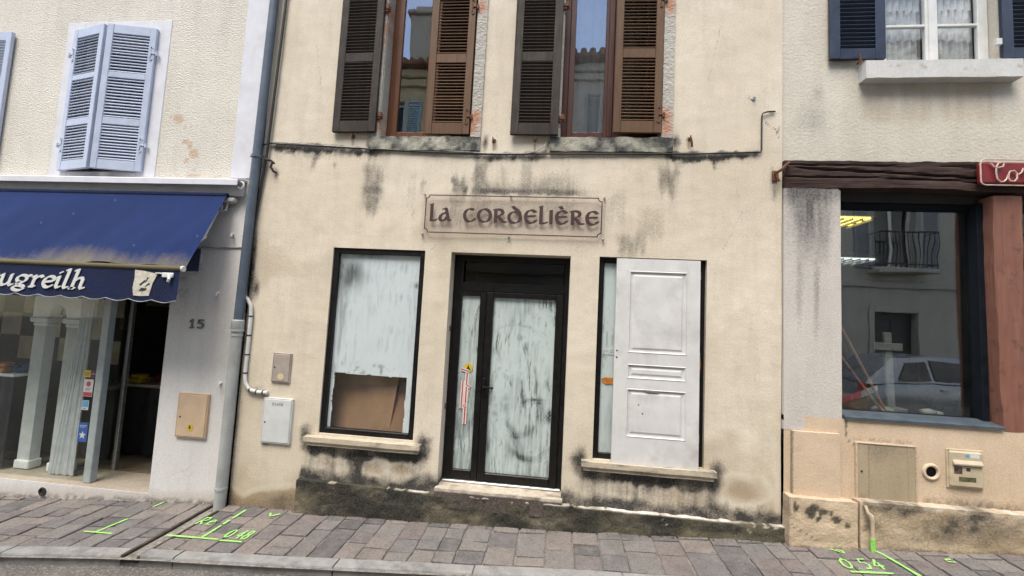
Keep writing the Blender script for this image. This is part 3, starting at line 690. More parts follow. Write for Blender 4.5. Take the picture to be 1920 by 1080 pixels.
def sl_cover(x, y, z):
    cv, sc = brush(21, -.95, -.76, .4, 2.05, 14, .3, .72, .55, .9)(x, y, z); sc = np.maximum(sc, .8*np.clip(fbm(x*60, z*5, 22)*3-1.5, 0, 1)*(.3+.7*ss(1.7, .6, z))); return cv, sc
cover_grid(-.945, -.762, .1845, .375, 2.055, .007).build('side_whitewash', m_wash_door, door, stain=sl_cover, attr='cover', recalc=False)
MB().box(-.625, -.015, .170, .174, .368, 2.047).build('pane', m_glass, door)
def dg_cover(x, y, z):
    cv, sc = brush(27, -.63, 0, .37, 2.05, 60, .48, .78, .5, 1.0)(x, y, z)
    sc = np.maximum(sc, .7*np.clip(fbm(x*48, z*4.5, 24)*3-1.55, 0, 1)*ss(1.3, .4, z+.35*fbm(x*3, z*3, 2))); sc = np.maximum(sc, .5*np.clip(fbm(x*50, z*4, 26)*3-1.5, 0, 1)*ss(1.75, 2.05, z))
    for (a, b_, w, h, q) in ((-.16, 1.08, .07, .016, 1), (-.14, 1.05, .045, .010, .9), (-.30, 1.54, .009, .05, .95), (-.275, 1.55, .008, .045, .9), (-.42, 1.22, .010, .03, .8), (-.55, 1.5, .015, .06, .7), (-.56, .92, .03, .03, .5), (-.05, 1.2, .010, .05, .6), (-.30, 1.78, .06, .010, .4), (-.36, 1.80, .02, .012, .5)):
        sc = np.maximum(sc, q*np.exp(-((x-a+.3*(z-b_)*(w < .02))/w)**2-((z-b_)/h)**2)*(.2+1.3*fbm(x*50, z*50, 6)))
    for (cx, cz, r, k) in ((-.35, 1.63, .20, .3), (-.33, 1.60, .25, .2)):
        rr = np.hypot((x-cx)*.8+.25*(z-cz), (z-cz)*1.3); sc = np.maximum(sc, k*np.exp(-((rr-r)/.006)**2)*ss(1.66, 1.72, z)*fbm(x*30, z*30, 7)*1.6)
    return cv, sc
cover_grid(-.625, -.015, .1765, .368, 2.047, .007).build('whitewash', m_wash_door, door, stain=dg_cover, attr='cover', recalc=False)
mb = MB(); mb.box(-.69, -.665, .128, .145, 1.08, 1.26, .004); mb.tube([(-.677, .14, 1.18), (-.677, .10, 1.18), (-.665, .092, 1.18), (-.575, .092, 1.178)], .009, 8); mb.disc((-.677, .1435, 1.12), .009, (0, -1, 0), .012, 12)
mb.build('handle', m_black, door, smooth=True)
MB().box(-1.03, .095, .120, .158, .268, .286, .003).build('threshold', paint('aluminium_threshold', (.62, .62, .6), .35, .1, 20, .04, 60, 'pos', metal=.7), door)
room(-1.10, .26, .22, 1.5, .20, 2.9).build('room', m_dark, HC)
# hinge plates on the door reveal
for z in (.95, 1.7): MB().box(-1.040, -1.028, .10, .135, z, z+.05, .002).build('hook_plate', m_rust, HC)

# sills of the two ground floor windows
def sill_stain(a, b_):
    def fn(x, y, z):
        n = fbm(x*8, y*20+z*20, 141); n2 = fbm(x*34, y*40+z*40, 143)
        e = np.maximum(gau(x, a, .05), gau(x, b_, .05))
        return np.clip(.9*n2*ss(.45, .7, n)+.35*e, 0, 1)*.8, np.clip(n-.3, 0, 1)*.5, np.clip(n2-.45, 0, 1)*1.2
    return fn
m_sill = wallmat('cream_sill_stone', (.53, .46, .35), (.45, .385, .285), (.06, .055, .05), (.26, .18, .09), (.66, .6, .5), 60, .4, .004)
for (a, b_, zt) in ((-2.35, -1.21, .632), (.27, 1.42, .622)):
    mb = MB(); mb.gridbox(a, b_, -.075, .035, zt-.045, zt, .016); mb.gridbox(a+.02, b_-.02, -.055, .0, zt-.082, zt-.046, .016)
    mb.warp(rough_edge(.006, 5)).build('sill', m_sill, HC, smooth=True, stain=sill_stain(a, b_), weld=True)

# ---- upper windows of the cream house
def stone_stain(x, y, z):
    n = fbm(x*9, z*9, 151); n2 = fbm(x*40, z*40, 153)
    B = np.zeros_like(x)
    for (xc, zc, s) in ((-1.9, 3.80, .05), (-1.885, 3.70, .035), (-.875, 3.8, .05), (-.9, 3.7, .05), (.93, 3.8, .06), (.94, 3.7, .055), (-1.87, 4.95, .05), (-1.885, 4.75, .045), (-1.89, 4.6, .035), (-.885, 4.95, .05), (.95, 4.9, .05), (.95, 4.98, .06)):
        B = np.maximum(B, np.exp(-((x-xc+.02*(n2-.5))/s)**2-((z-zc)/(s*1.6))**2)*(.5+n2))
    return np.clip(n*1.6-.95, 0, 1)*.55+.25*ss(.6, .75, n2), B, np.clip(n2*1.5-.7, 0, 1)*.8
m_jamb = wallmat('hammered_stone', (.47, .445, .395), (.37, .35, .31), (.06, .058, .055), (.42, .17, .085), (.62, .6, .55), 70, .6, .006, coarse=(34, .9, .012))
def lichen(x, y, z):
    n = fbm(x*9, y*9+z*11, 161); n2 = fbm(x*30, y*30+z*30, 163); e = np.zeros_like(x)
    for c_ in (-1.95, -.82, -.15, 1.0): e = np.maximum(e, gau(x, c_, .12))
    return np.clip(n*2.1-.68+.55*e+.35*ss(3.54, 3.6, z)*n2, 0, 1), np.clip(1.6*fbm(x*6, z*6, 165)-.7, 0, 1)*.55, np.clip(n2*2.2-1.05, 0, 1)*.85
m_lichen = wallmat('lichen_stone_sill', (.40, .385, .32), (.29, .28, .22), (.028, .029, .03), (.23, .2, .09), (.6, .58, .5), 60, .8, .008)
m_framewood = woodmat('varnished_window_wood', (.14, .052, .02), (.085, .03, .014), rough=.45)
m_framewood2 = woodmat('dark_red_window_wood', (.075, .025, .016), (.045, .016, .012), rough=.45)
m_curtain = paint('grey_net_curtain', (.2, .2, .2), .95, .1, 8, .1, 200, 'pos')
for k, (a, b_) in enumerate(UP):
    wd = m_framewood if k == 0 else m_framewood2
    mb = frame_rect(MB(), a+.004, b_-.004, 3.604, 5.546, .06, .150, .20)
    wdw = mb.build('window', wd, HC)
    mid = (a+b_)/2
    for (p, q) in ((a+.064, mid-.002), (mid+.002, b_-.064)):
        cs = frame_rect(MB(), p, q, 3.665, 5.485, .055, .135, .175).build('casement', wd, wdw)
    if k == 1: MB().box(mid-.03, mid+.03, .12, .14, 3.665, 5.485, .006).build('meeting_bar', wd, wdw)
    for (p, q) in ((a+.119, mid-.057), (mid+.057, b_-.119)): MB().box(p, q, .153, .157, 3.72, 5.43).build('pane', m_glass_up, wdw)
    mb = MB(); n = 60
    if k == 1:
        X = np.linspace(a+.02, b_-.02, n); mb.add([(float(x), .27+.012*math.sin(i*1.1)+.006*math.sin(i*.37), z) for z in (3.66, 5.5) for i, x in enumerate(X)], [(i, i+1, n+i+1, n+i) for i in range(n-1)])
        mb.build('curtain', m_curtain, wdw, smooth='full', recalc=False)
    room(a-.05, b_+.05, .205, 1.4, 3.5, 5.6).build('room', m_dark, HC)
    for (p, q) in ((a-.115, a-.001), (b_+.001, b_+.10)):
        mb = MB(); mb.gridbox(p, q, -.014, .05, 3.602, 5.66, .018).warp(lambda x, y, z: (x+.004*(fbm(z*14, x*3, 171)-.5)*2, y+.004*(fbm(x*30, z*30, 172)-.5)*2, z))
        mb.build('stone_jamb', m_jamb, HC, smooth=True, stain=stone_stain, weld=True)
    for xx, s in ((a, 1), (b_, -1)):   # stone reveals
        MB().gridbox(min(xx, xx+s*.006), max(xx, xx+s*.006), .0, .149, 3.602, 5.546, .03).build('stone_reveal', m_jamb, HC, stain=stone_stain)
    MB().gridbox(a-.09, b_+.10, -.028, .15, 3.462, 3.600, .018).warp(rough_edge(.012, 7)).build('stone_sill', m_lichen, HC, smooth=True, stain=lichen, weld=True)

# ------------------------------------------------------------------ the white house on the left
HL = thing('house', 'white roughcast house on the left with a blue awning over its shop', 'house', (-6, 0, -.25))
def left_up(x, y, z):
    n = fbm(x*5, z*5, 201); n2 = fbm(x*22, z*22, 203); B = np.zeros_like(x); D = .3*ss(.6, .8, fbm(x*1.4, z*1.4, 205))*n
    for (xc, zc, sx, sz) in ((-4.10, 3.79, .07, .055), (-4.02, 3.70, .025, .02), (-3.99, 3.53, .05, .035), (-3.93, 3.49, .04, .05), (-3.88, 3.41, .06, .05), (-3.95, 3.33, .04, .03), (-3.86, 3.18, .1, .02), (-3.6, 3.17, .08, .015), (-4.2, 3.8, .02, .02)):
        e = ((x-xc+.05*(n2-.5))/sx)**2+((z-zc+.05*(n-.5))/sz)**2; B = np.maximum(B, 1.1*(1-ss(.5, 1.1, e)))
    B = np.maximum(B, .4*(z < 3.25)*ss(.55, .7, n2)*ss(3.25, 3.14, z))
    ck = np.exp(-((x-(-3.93+.10*np.sin(z*4+1)+.02*np.sin(z*23)))/.006)**2)*band(z, 3.1, 3.85, .03)*.45
    D = np.maximum(D, ck); D = np.maximum(D, .5*gau(z, 3.13, .02)*n2); D = np.maximum(D, .35*ss(.62, .7, fbm(x*9, z*9, 207))*ss(.5, .7, n2)*.6)
    return D, B, np.clip(n2-.5, 0, 1)*.6
m_rough = wallmat('white_roughcast', (.69, .65, .58), (.61, .57, .5), (.14, .13, .12), (.5, .37, .27), (.7, .68, .62), 60, .5, .008, coarse=(58, .8, .014))
wall_grid(-9.0, -3.118, 3.075, 6.3, .025, [(-5.36, -4.52, 3.2, 4.75, .2), (-7.70, -6.78, 3.2, 4.75, .2)], -.004).build('wall', m_rough, HL, smooth='full', stain=left_up, recalc=False)
def left_lo(x, y, z):
    n = fbm(x*5, z*5, 211); n2 = fbm(x*22, z*22, 213); gzx = gz(x)
    D = .45*np.exp(-((x+3.85)/.12)**2)*ss(1.2, 2.3, z)*ss(.5, .62, n2)+.3*ss(.62, .75, n2)*ss(.5, .7, n)*ss(1.4, 2.2, z)
    D = np.maximum(D, .55*ss(2.55, 3.0, z)*n); D = np.maximum(D, .8*(1-ss(.0, .05+.06*n, z-gzx))*ss(.3, .6, n2)); D = np.maximum(D, .3*np.exp(-((x+3.6)/.3)**2)*np.exp(-((z-.15)/.2)**2)*n2)
    B = .5*(1-ss(.02, .16+.1*n, z-gzx)); return D, B, 0*x
m_smoothwhite = wallmat('grey_white_render', (.73, .71, .695), (.66, .64, .62), (.11, .105, .1), (.36, .26, .16), (.6, .58, .55), 60, .35, .005)
wall_grid(-9.0, -3.118, -.7, 3.075, .025, [(-6.9, -3.96, -.07, 2.62, .44)], -.004).build('wall', m_smoothwhite, HL, smooth='full', stain=left_lo, recalc=False)
mb = MB(); mb.box(-9.0, -8.94, .30, 6, -.7, 6.3); mb.box(-9.0, -3.12, 6, 6.1, -.7, 6.3); mb.box(-3.18, -3.12, .30, 6, -.25, 6.3)
mb.build('outer_wall', m_smoothwhite, HL, stain=lambda x, y, z: (0*x, 0*x, 0*x))
roof(HL, -9.01, -3.12, 6.28)
m_lilac = paint('pale_lilac_paint', (.62, .62, .66), .75, .05, 6, .12, 60, 'pos', dirt=(.42, .4, .37), dirtamt=.35)
MB().box(-3.425, -3.119, -.016, .02, 3.15, 6.2, .003).build('corner_band', m_lilac, HL)
for (a, b_) in ((-5.36, -4.52), (-7.70, -6.78)):
    s = frame_rect(MB(), a-.22, b_+.22, 3.145, 4.90, .22, -.011, .03, .003, .054, .15).build('window_surround', m_lilac, HL)
    wdw = frame_rect(MB(), a+.003, b_-.003, 3.203, 4.747, .06, .13, .18).build('window', m_whiteplastic, HL)
    MB().box(a+.06, b_-.06, .153, .157, 3.26, 4.69).build('pane', m_glass, wdw)
    room(a-.05, b_+.05, .20, 1.2, 3.15, 4.8).build('room', m_dark, HL)

# shop front: big fixed pane, splayed side pane, open entrance
m_pale_alu = paint('pale_green_aluminium', (.36, .40, .39), .4, .08, 10, .03, 60, 'pos', dirt=(.2, .2, .18), dirtamt=.4)
m_glass_shop = glassmat('shop_glass', (.95, .97, .96), .022, .02)
sf = MB(); sf.box(-4.80, -4.715, .07, .14, -.066, 2.55, .005); sf.box(-6.89, -4.80, .075, .135, 2.45, 2.615, .005); sf.box(-6.89, -6.82, .07, .14, -.066, 2.45, .005)
front = sf.build('shop_front', m_pale_alu, HL)
MB().box(-6.82, -4.80, .10, .108, -.064, 2.45).build('pane', m_glass_shop, front)
mb = MB(); a, b_ = Vector((-4.725, .14, 0)), Vector((-4.86, .43, 0)); d_ = (b_-a).normalized(); nn = Vector((-d_.y, d_.x, 0))*.004
mb.add([(a-nn)+Vector((0, 0, -.064)), (b_-nn)+Vector((0, 0, -.064)), (b_+nn)+Vector((0, 0, -.064)), (a+nn)+Vector((0, 0, -.064)), (a-nn)+Vector((0, 0, 2.5)), (b_-nn)+Vector((0, 0, 2.5)), (b_+nn)+Vector((0, 0, 2.5)), (a+nn)+Vector((0, 0, 2.5))], [(0, 1, 2, 3), (4, 5, 6, 7), (0, 1, 5, 4), (1, 2, 6, 5), (2, 3, 7, 6), (3, 0, 4, 7)])
mb.build('side_pane', m_glass_shop, front)
MB().box(-4.885, -4.845, .43, .475, -.066, 2.5, .004).build('door_post', m_steel, front)
m_shopwall = paint('dark_shop_wall', (.075, .07, .06), .9, .2, 3, .05, 30, 'pos')
m_shopfloor = paint('brown_shop_floor', (.22, .17, .11), .6, .25, 5, .1, 40, 'pos')
rm = room(-8.85, -3.4, .441, 3.4, -.07, 2.7); rm.build('room', m_shopwall, HL)
MB().box(-6.9, -3.963, .004, .44, -.12, -.0685).build('threshold', m_stepstone, HL, stain=lambda x, y, z: (.35*fbm(x*8, y*8, 3), .3*fbm(x*5, y*5, 4), 0*x))
MB().box(-7.88, -3.42, .445, 3.38, -.069, -.062).build('shop_floor', m_shopfloor, HL)
m_beigepanel = paint('beige_wall_paper', (.55, .47, .31), .85, .12, 5, .05, 30, 'pos', dirt=(.12, .09, .05), dirtamt=.7)
for (a, b_, z0, z1) in ((-7.8, -7.25, 1.75, 2.3), (-7.22, -6.68, 1.2, 1.72), (-6.65, -6.1, 1.75, 2.3), (-6.08, -5.5, 1.2, 1.72), (-5.47, -5.2, 1.55, 1.95), (-5.1, -4.85, 1.35, 1.6), (-4.4, -4.1, 1.75, 2.05)):
    MB().box(a, b_, 3.37, 3.398, z0, z1, .004).build('wall_panel', m_beigepanel, HL)

m_cloth = paint('black_table_cloth', (.022, .022, .026), .9, .3, 8, .1, 80, 'pos')
# reflection of the arcade opposite, modelled as columns and arch behind the pane
m_plaster = paint('white_plaster', (.86, .86, .84), .75, .05, 8, .1, 60, 'pos', dirt=(.4, .38, .34), dirtamt=.4)
ar = thing('arcade_reflection', 'reflected arcade modelled as white fluted columns and a small arch behind the left shop pane', 'display', (-5.55, .29, -.062))
def fluted(x0, x1, y0, y1, z0, z1, n=7):
    mb = MB(); pts = []
    w = (x1-x0)/n
    for i in range(n):
        for t in np.linspace(0, 1, 7)[:-1]: pts.append((x0+(i+t)*w, y0+.022*math.sin(math.pi*t)))
    pts.append((x1, y0)); pts += [(x1, y1), (x0, y1)]; k = len(pts)
    return mb.add([(x, y, z0) for x, y in pts]+[(x, y, z1) for x, y in pts], [tuple(range(k)), tuple(range(2*k-1, k-1, -1))]+[(i, (i+1) % k, k+(i+1) % k, k+i) for i in range(k)])
for (a, b_) in ((-5.84, -5.69), (-5.43, -5.24)):
    fluted(a, b_, .24, .34, .03, 1.50, 5).build('column', m_plaster, ar)
    mb = MB(); mb.box(a-.02, b_+.02, .225, .355, -.062, .03, .01); mb.box(a-.015, b_+.015, .23, .35, 1.50, 1.54, .01); mb.box(a-.04, b_+.04, .21, .37, 1.54, 1.60, .012); mb.build('capital', m_plaster, ar)
pts = [(-5.88, 1.60)]+[(-5.56-.11*math.cos(R(t)), 1.60+.14*math.sin(R(t))) for t in range(0, 181, 12)]+[(-5.20, 1.60), (-5.20, 2.1), (-5.88, 2.1)]
MB().prism(pts, .24, .34).build('arch', m_plaster, ar)
pt = thing('display_partition', 'chequered beige and dark partition board behind the left shop pane', 'partition', (-6.6, .66, -.062))
MB().box(-8.3, -5.2, .66, .69, -.062, 2.3, .004).build('board', m_shopwall, pt)
for i in range(11):
    for k in range(4):
        if (i+k) % 2 == 0: MB().box(-8.28+i*.28, -8.28+i*.28+.275, .652, .6598, 1.06+k*.28, 1.06+k*.28+.275, .003).build('panel', m_beigepanel, pt)
bn = thing('display_bench', 'low display bench with a dark cloth just behind the left shop pane', 'bench', (-6.5, .28, -.062))
MB().box(-7.6, -5.90, .15, .41, .93, .96, .005).build('bench_top', m_plaster, bn)
n = 80; X = np.linspace(-7.58, -5.92, n); mb = MB(); mb.add([(float(x), .165+.012*math.sin(i*.9), z) for z in (-.055, .928) for i, x in enumerate(X)], [(i, i+1, n+i+1, n+i) for i in range(n-1)]); mb.build('cloth', m_cloth, bn, smooth='full', recalc=False)
m_net = paint('white_pleated_curtain', (.82, .83, .84), .9, .06, 12, .1, 120, 'pos')
n = 110; mb = MB(); Zc = (-.055, .6, 1.3, 2.2)
mb.add([(-5.04-(.16+.17*max(0, 1-(z+.06)/1.6))*(1-i/(n-1)), .185+.016*math.sin(i*.62+z*.4)+.008*math.sin(i*.23), z) for z in Zc for i in range(n)], [(r*n+i, r*n+i+1, (r+1)*n+i+1, (r+1)*n+i) for r in range(3) for i in range(n-1)])
setp(mb.build('curtain', m_net, smooth='full', recalc=False), 'white pleated curtain hanging behind the stickers on the left shop pane', 'curtain')
# counter with goods
tb = thing('display_table', 'long table under a dark cloth laid with goods inside the left shop', 'table', (-5.7, 1.15, -.062))
mb = MB(); mb.box(-7.2, -4.25, .9, 1.40, .76, .80, .006); mb.build('table_top', paint('cream_table_top', (.5, .47, .4), .6, .1, 10, .05, 60, 'pos'), tb)
n = 80; X = np.linspace(-7.19, -4.26, n); mb = MB(); mb.add([(float(x), .9-.015+.015*math.sin(i*.9), z) for z in (-.05, .758) for i, x in enumerate(X)], [(i, i+1, n+i+1, n+i) for i in range(n-1)])
mb.build('cloth', m_cloth, tb, smooth='full', recalc=False)
for xx in (-7.1, -4.35): MB().box(xx-.03, xx+.03, 1.28, 1.34, -.06, .758, .004).build('leg', m_cloth, tb)
good_cols = [('orange', (.6, .2, .03)), ('dark green', (.03, .13, .05)), ('brown', (.12, .06, .03)), ('pale', (.55, .5, .4)), ('red', (.4, .04, .04)), ('blue', (.05, .15, .3)), ('teal', (.03, .2, .19)), ('yellow', (.6, .42, .05))]
gm = {n_: paint('goods_'+n_.replace(' ', '_'), c_, .6, .2, 20, .1, 60, 'pos') for n_, c_ in good_cols}
rs = random.Random(5)
spots = [(-7.05+i*.15, .24+.05*(i % 3)) for i in range(8)]+[(-5.45+(i-8)*.19, 1.00+.13*(i % 3)) for i in range(8, 15)]
pos_words = [f'{w} on the bench behind the left shop pane' for w in ('leftmost', 'second', 'third', 'fourth', 'fifth', 'sixth', 'seventh', 'rightmost')]+[f'{w} of those on the inner shop table' for w in ('leftmost', 'second', 'third', 'middle one', 'fifth', 'sixth', 'rightmost')]
for i, (xx, yy) in enumerate(spots):
    cn = good_cols[(i*5+2) % 8][0]
    mb = MB()
    if i % 3 == 0:
        mb.box(-.09, .09, -.07, .07, 0, .06, .008); mb.box(-.075, .075, -.055, .055, .06, .11, .012); nm, ct = 'parcel', 'parcel'
    elif i % 3 == 1:
        mb.lathe([(.04, 0), (.05, .008), (.09, .05), (.10, .055), (.095, .06), (.06, .03)], (0, 0, 0), 16); [mb.blob((.05*math.cos(t), .05*math.sin(t), .065), .035, (1, 1, .9), t, .1, 1) for t in range(5)]; nm, ct = 'bowl', 'bowl'
    else:
        for t in range(4): mb.blob((rs.uniform(-.05, .05), rs.uniform(-.04, .04), .035+.03*(t // 2)), .05, (1.2, .9, .7), t+i, .25, 1)
        nm, ct = 'bundle', 'bundle'
    o = mb.warp(lambda x, y, z: (x+xx, y+yy, z+(.9605 if i < 8 else .8005))).build(nm, gm[cn], smooth=True)
    setp(o, f'{cn} {nm} among the goods, {pos_words[i]}', ct, 'goods laid out in the left shop')

# stickers on the shop pane
def flat(name, label, cat, x0, x1, z0, z1, y, mats, parts, group=None):
    """thin printed sheet: mats[0] ground, parts = list of (material index, polygon)"""
    mb = MB(); mb.box(x0, x1, y, y+.0012, z0, z1)
    for k, (mi, poly) in enumerate(parts): mb.prism(poly, y-.0006-.0003*(k+1), y-.0001, mi)
    return setp(mb.build(name, mats), label, cat, group)
m_sw = paint('sticker_white', (.6, .6, .58), .5, .05, 20, .02, 60); m_sr = paint('sticker_red', (.5, .05, .06), .5, .05); m_sb = paint('sticker_blue', (.03, .09, .32), .5, .08); m_sy = paint('sticker_yellow', (.62, .43, .04), .5, .08); m_sp = paint('sticker_purple', (.12, .03, .09), .5, .08); m_ink = paint('sticker_ink', (.03, .03, .03), .6, .1); m_scy = paint('sticker_cyan', (.1, .35, .55), .5, .08)
def rect(a, b_, c_, d_): return [(a, c_), (b_, c_), (b_, d_), (a, d_)]
def circ(cx, cz, r, n=16): return [(cx+r*math.cos(2*math.pi*i/n), cz+r*math.sin(2*math.pi*i/n)) for i in range(n)]
def star(cx, cz, r, n=5): return [(cx+(r if i % 2 == 0 else r*.4)*math.cos(R(90+180/n*i)), cz+(r if i % 2 == 0 else r*.4)*math.sin(R(90+180/n*i))) for i in range(2*n)]
SG = 'stickers on the shop pane'
flat('sticker', 'yellow and purple sticker, topmost in the column on the left shop pane', 'sticker', -4.975, -4.815, 1.00, 1.075, .0985, [m_sy, m_sp, m_ink], [(1, rect(-4.89, -4.815, 1.0, 1.075)), (2, rect(-4.96, -4.90, 1.04, 1.046)), (2, rect(-4.96, -4.91, 1.02, 1.026)), (0, rect(-4.88, -4.83, 1.035, 1.04))], SG)
flat('sticker', 'white sticker with a red ball and pink foot on the left shop pane', 'sticker', -4.955, -4.845, .80, .98, .0985, [m_sw, m_sr, m_ink], [(1, circ(-4.90, .93, .027)), (2, rect(-4.93, -4.87, .88, .884)), (2, rect(-4.93, -4.88, .865, .869)), (1, rect(-4.95, -4.85, .805, .845))], SG)
flat('sticker', 'small light blue sticker between the red and dark blue ones on the pane', 'sticker', -4.95, -4.87, .66, .76, .0985, [m_sw, m_scy, m_ink], [(1, rect(-4.945, -4.875, .69, .755)), (2, rect(-4.93, -4.9, .672, .678))], SG)
flat('sticker', 'dark blue sticker with a white star, lowest on the left shop pane', 'sticker', -4.955, -4.845, .33, .53, .0985, [m_sb, m_sw, m_ink], [(1, star(-4.90, .40, .045)), (1, rect(-4.94, -4.86, .495, .50)), (1, rect(-4.94, -4.88, .48, .484))], SG)

# ---- awning
def awn_mildew_tone(x, y, z):
    t = (2.94-z)/.78; n = fbm(x*7, z*3, 221); n2 = fbm(x*26, z*9, 223)
    edge = .84+.20*fbm(x*2.3, 0*x, 225)+.12*(n2-.5)+.08*(n-.5)
    amt = np.interp(x, [-7, -5.4, -4.9, -4.6, -4.2, -3.5, -3.36], [.15, .3, .6, 1, 1, .9, .8])
    B = amt*.9*ss(edge-.26, edge+.16, t)*(.35+.8*n); B = np.maximum(B, .5*ss(.955, .985, t)); D = .35*(1-ss(.0, .12, t))+.2*ss(.6, .8, n2)  # mildew towards the bar; canvas also darker along the top edge
    W = .25*ss(.6, .75, fbm(x*3, z*3, 227))*np.clip(1-t, 0, 1)
    W = np.maximum(W, ss(.965, .97, vn(x*42, z*42, 229))*.8)
    return D, B, W
m_canvas = wallmat('blue_canvas', (.009, .026, .108), (.007, .019, .082), (.006, .008, .022), (.24, .2, .105), (.06, .10, .2), 300, .25, .002, .85)
AW = thing('awning', 'dark blue canvas shop awning with mildewed lower edge and scalloped valance', 'awning', (-5.2, -.05, 2.9))
nx, nt = 190, 40; AX0, AX1 = -7.4, -3.365; mb = MB(); V = []
for j in range(nt+1):
    t = j/nt
    for i in range(nx+1):
        x = AX0+(AX1-AX0)*i/nx; seam = 0
        for sx in (-6.45, -5.55, -4.62): seam += .007*math.exp(-((x-sx-.04*math.sin(t*3))/.016)**2)
        wr = .014*math.sin(x*3.1+t*1.7)*t+.008*math.sin(x*11+t*4)*t*t+.006*math.sin((x+.5*t)*17)*t*math.sin(math.pi*t)
        y = -.10-.40*t+seam*.7-wr*.5; z = 2.94-.78*t-.018*math.sin(math.pi*t)+seam+wr
        V.append((x, y, z))
mb.add(V, [(j*(nx+1)+i, (j+1)*(nx+1)+i, (j+1)*(nx+1)+i+1, j*(nx+1)+i+1) for j in range(nt) for i in range(nx)])
mb.build('canopy', m_canvas, AW, smooth='full', stain=awn_mildew_tone, recalc=False)
def bar_stain(x, y, z): n = fbm(x*9, z*40, 231); return .5*n, np.clip(.4+.7*n, 0, 1), 0*x
mb = MB(); mb.tube([(float(x), -.505, 2.142) for x in np.linspace(AX0, AX1-.01, 80)], .024, 10); mb.build('front_bar', wallmat('mossy_bar', (.085, .08, .055), (.06, .056, .04), (.02, .02, .02), (.17, .14, .07), (.4, .4, .3), 60, .3, .003), AW, smooth=True, stain=bar_stain)
MB().disc((AX1-.012, -.505, 2.142), .027, (1, 0, 0), .016, 16, .004).build('end_cap', m_whiteplastic, AW, smooth=True)
nv, hv = 300, 14; mb = MB(); V = []
def val_y(x, t): return -.515+.004*math.sin(x*9)*t+.012*math.sin(x*21+1)*t*t*math.exp(-((x+3.45)/.15)**2)
for j in range(hv+1):
    for i in range(nv+1):
        x = AX0+(AX1-.025-AX0)*i/nv; ph = ((x+3.4)/.235) % 1.0
        zb = 1.852-.022*abs(math.sin(math.pi*ph))-.0*x; t = j/hv
        V.append((x, val_y(x, t), 2.128+(zb-2.128)*t))
mb.add(V, [(j*(nv+1)+i, (j+1)*(nv+1)+i, (j+1)*(nv+1)+i+1, j*(nv+1)+i+1) for j in range(hv) for i in range(nv)])
val = mb.build('valance', m_canvas, AW, smooth='full', stain=lambda x, y, z: (.55+.3*fbm(x*5, z*5, 241), .0*x, .2*fbm(x*4, z*9, 243)*ss(1.95, 2.1, z)), recalc=False)
mb = MB(); mb.tube([(AX0+(AX1-.025-AX0)*i/nv, val_y(AX0+(AX1-.025-AX0)*i/nv, 1)-.001, 1.85-.022*abs(math.sin(math.pi*(((AX0+(AX1-.025-AX0)*i/nv)+3.4)/.235 % 1.0)))) for i in range(nv+1)], .004, 5)
mb.build('trim', paint('grey_braid', (.3, .32, .35), .8, .15), val)
# name on the valance, white slanted serif letters, the first ones cut by the picture edge
IT = {
 'a': [arc(.38, .5, .33, .5, 60, 300), [(.66, 1.0), (.64, .2), (.75, .02), (.86, .08)]],
 'u': [[(.0, .9), (.12, 1.0), (.14, .3), (.22, .05), (.38, .02), (.55, .15), (.66, .4)], [(.66, 1.0), (.66, .15), (.76, .02), (.88, .1)]],
 'g': [arc(.38, .66, .3, .33, 0, 360, 20), [(.28, .36), (.16, .24), (.25, .12), (.55, .05), (.68, -.08)], arc(.36, -.18, .34, .22, 20, 340, 18), [(.62, .88), (.74, 1.0), (.86, .96)]],
 'r': [[(.0, .9), (.13, 1.0), (.13, .0)], [(.13, .6), (.3, .92), (.48, 1.0), (.58, .9)], [(.02, .02), (.26, .02)]],
 'e': [[(.1, .46), (.62, .6)], arc(.38, .5, .32, .5, 20, 320, 20)],
 'i': [[(.0, .9), (.14, 1.0), (.14, .15), (.22, .02), (.36, .08)], [(.13, 1.36), (.17, 1.40)]],
 'l': [[(.0, 1.62), (.14, 1.68), (.14, .15), (.22, .02), (.36, .08)]],
 'h': [[(.0, 1.62), (.14, 1.68), (.14, .0)], [(.14, .6), (.34, .95), (.52, .98), (.62, .8), (.62, .18), (.70, .02), (.84, .08)], [(.02, .02), (.28, .02)]]}
for (ch, ox) in (('a', -5.405), ('u', -5.250), ('g', -5.080), ('r', -4.905), ('e', -4.785), ('i', -4.655), ('l', -4.575), ('h', -4.485)):
    letter(MB(), IT[ch], ox, 1.917, .172, .104, -.524, .034, 26, .011, .20, .0002, .004).build('letter', m_sw, AW)
# torn white patch and the white clamp near the right end of the valance
mb = MB(); mb.prism([(-3.83, 2.115), (-3.74, 2.108), (-3.60, 2.085), (-3.64, 2.0), (-3.665, 1.885), (-3.75, 1.878), (-3.82, 1.882), (-3.835, 1.95), (-3.825, 2.04)], -.523, -.520)
for q in ([(-3.77, 1.92), (-3.70, 1.93), (-3.69, 1.95), (-3.75, 1.955)], [(-3.72, 1.96), (-3.66, 1.99), (-3.68, 2.0)], [(-3.76, 1.97), (-3.70, 2.02), (-3.72, 2.025), (-3.77, 1.985)], [(-3.71, 2.0), (-3.68, 2.05), (-3.70, 2.05)], [(-3.74, 1.9), (-3.71, 1.95), (-3.72, 1.95)]): mb.prism(q, -.5245, -.5225, 1)
mb.build('patch', [paint('torn_white_patch', (.58, .55, .47), .8, .12, 25, .1, 80, dirt=(.4, .3, .15), dirtamt=.6), m_ink], AW)
mb = MB(); mb.box(-3.55, -3.44, -.535, -.515, 2.055, 2.10, .006); mb.tube([(-3.48, -.53, 2.08), (-3.46, -.545, 2.04), (-3.47, -.54, 2.02)], .012, 8); mb.box(-3.62, -3.54, -.532, -.517, 2.085, 2.097, .004); mb.build('clamp', m_whiteplastic, AW, smooth=True)
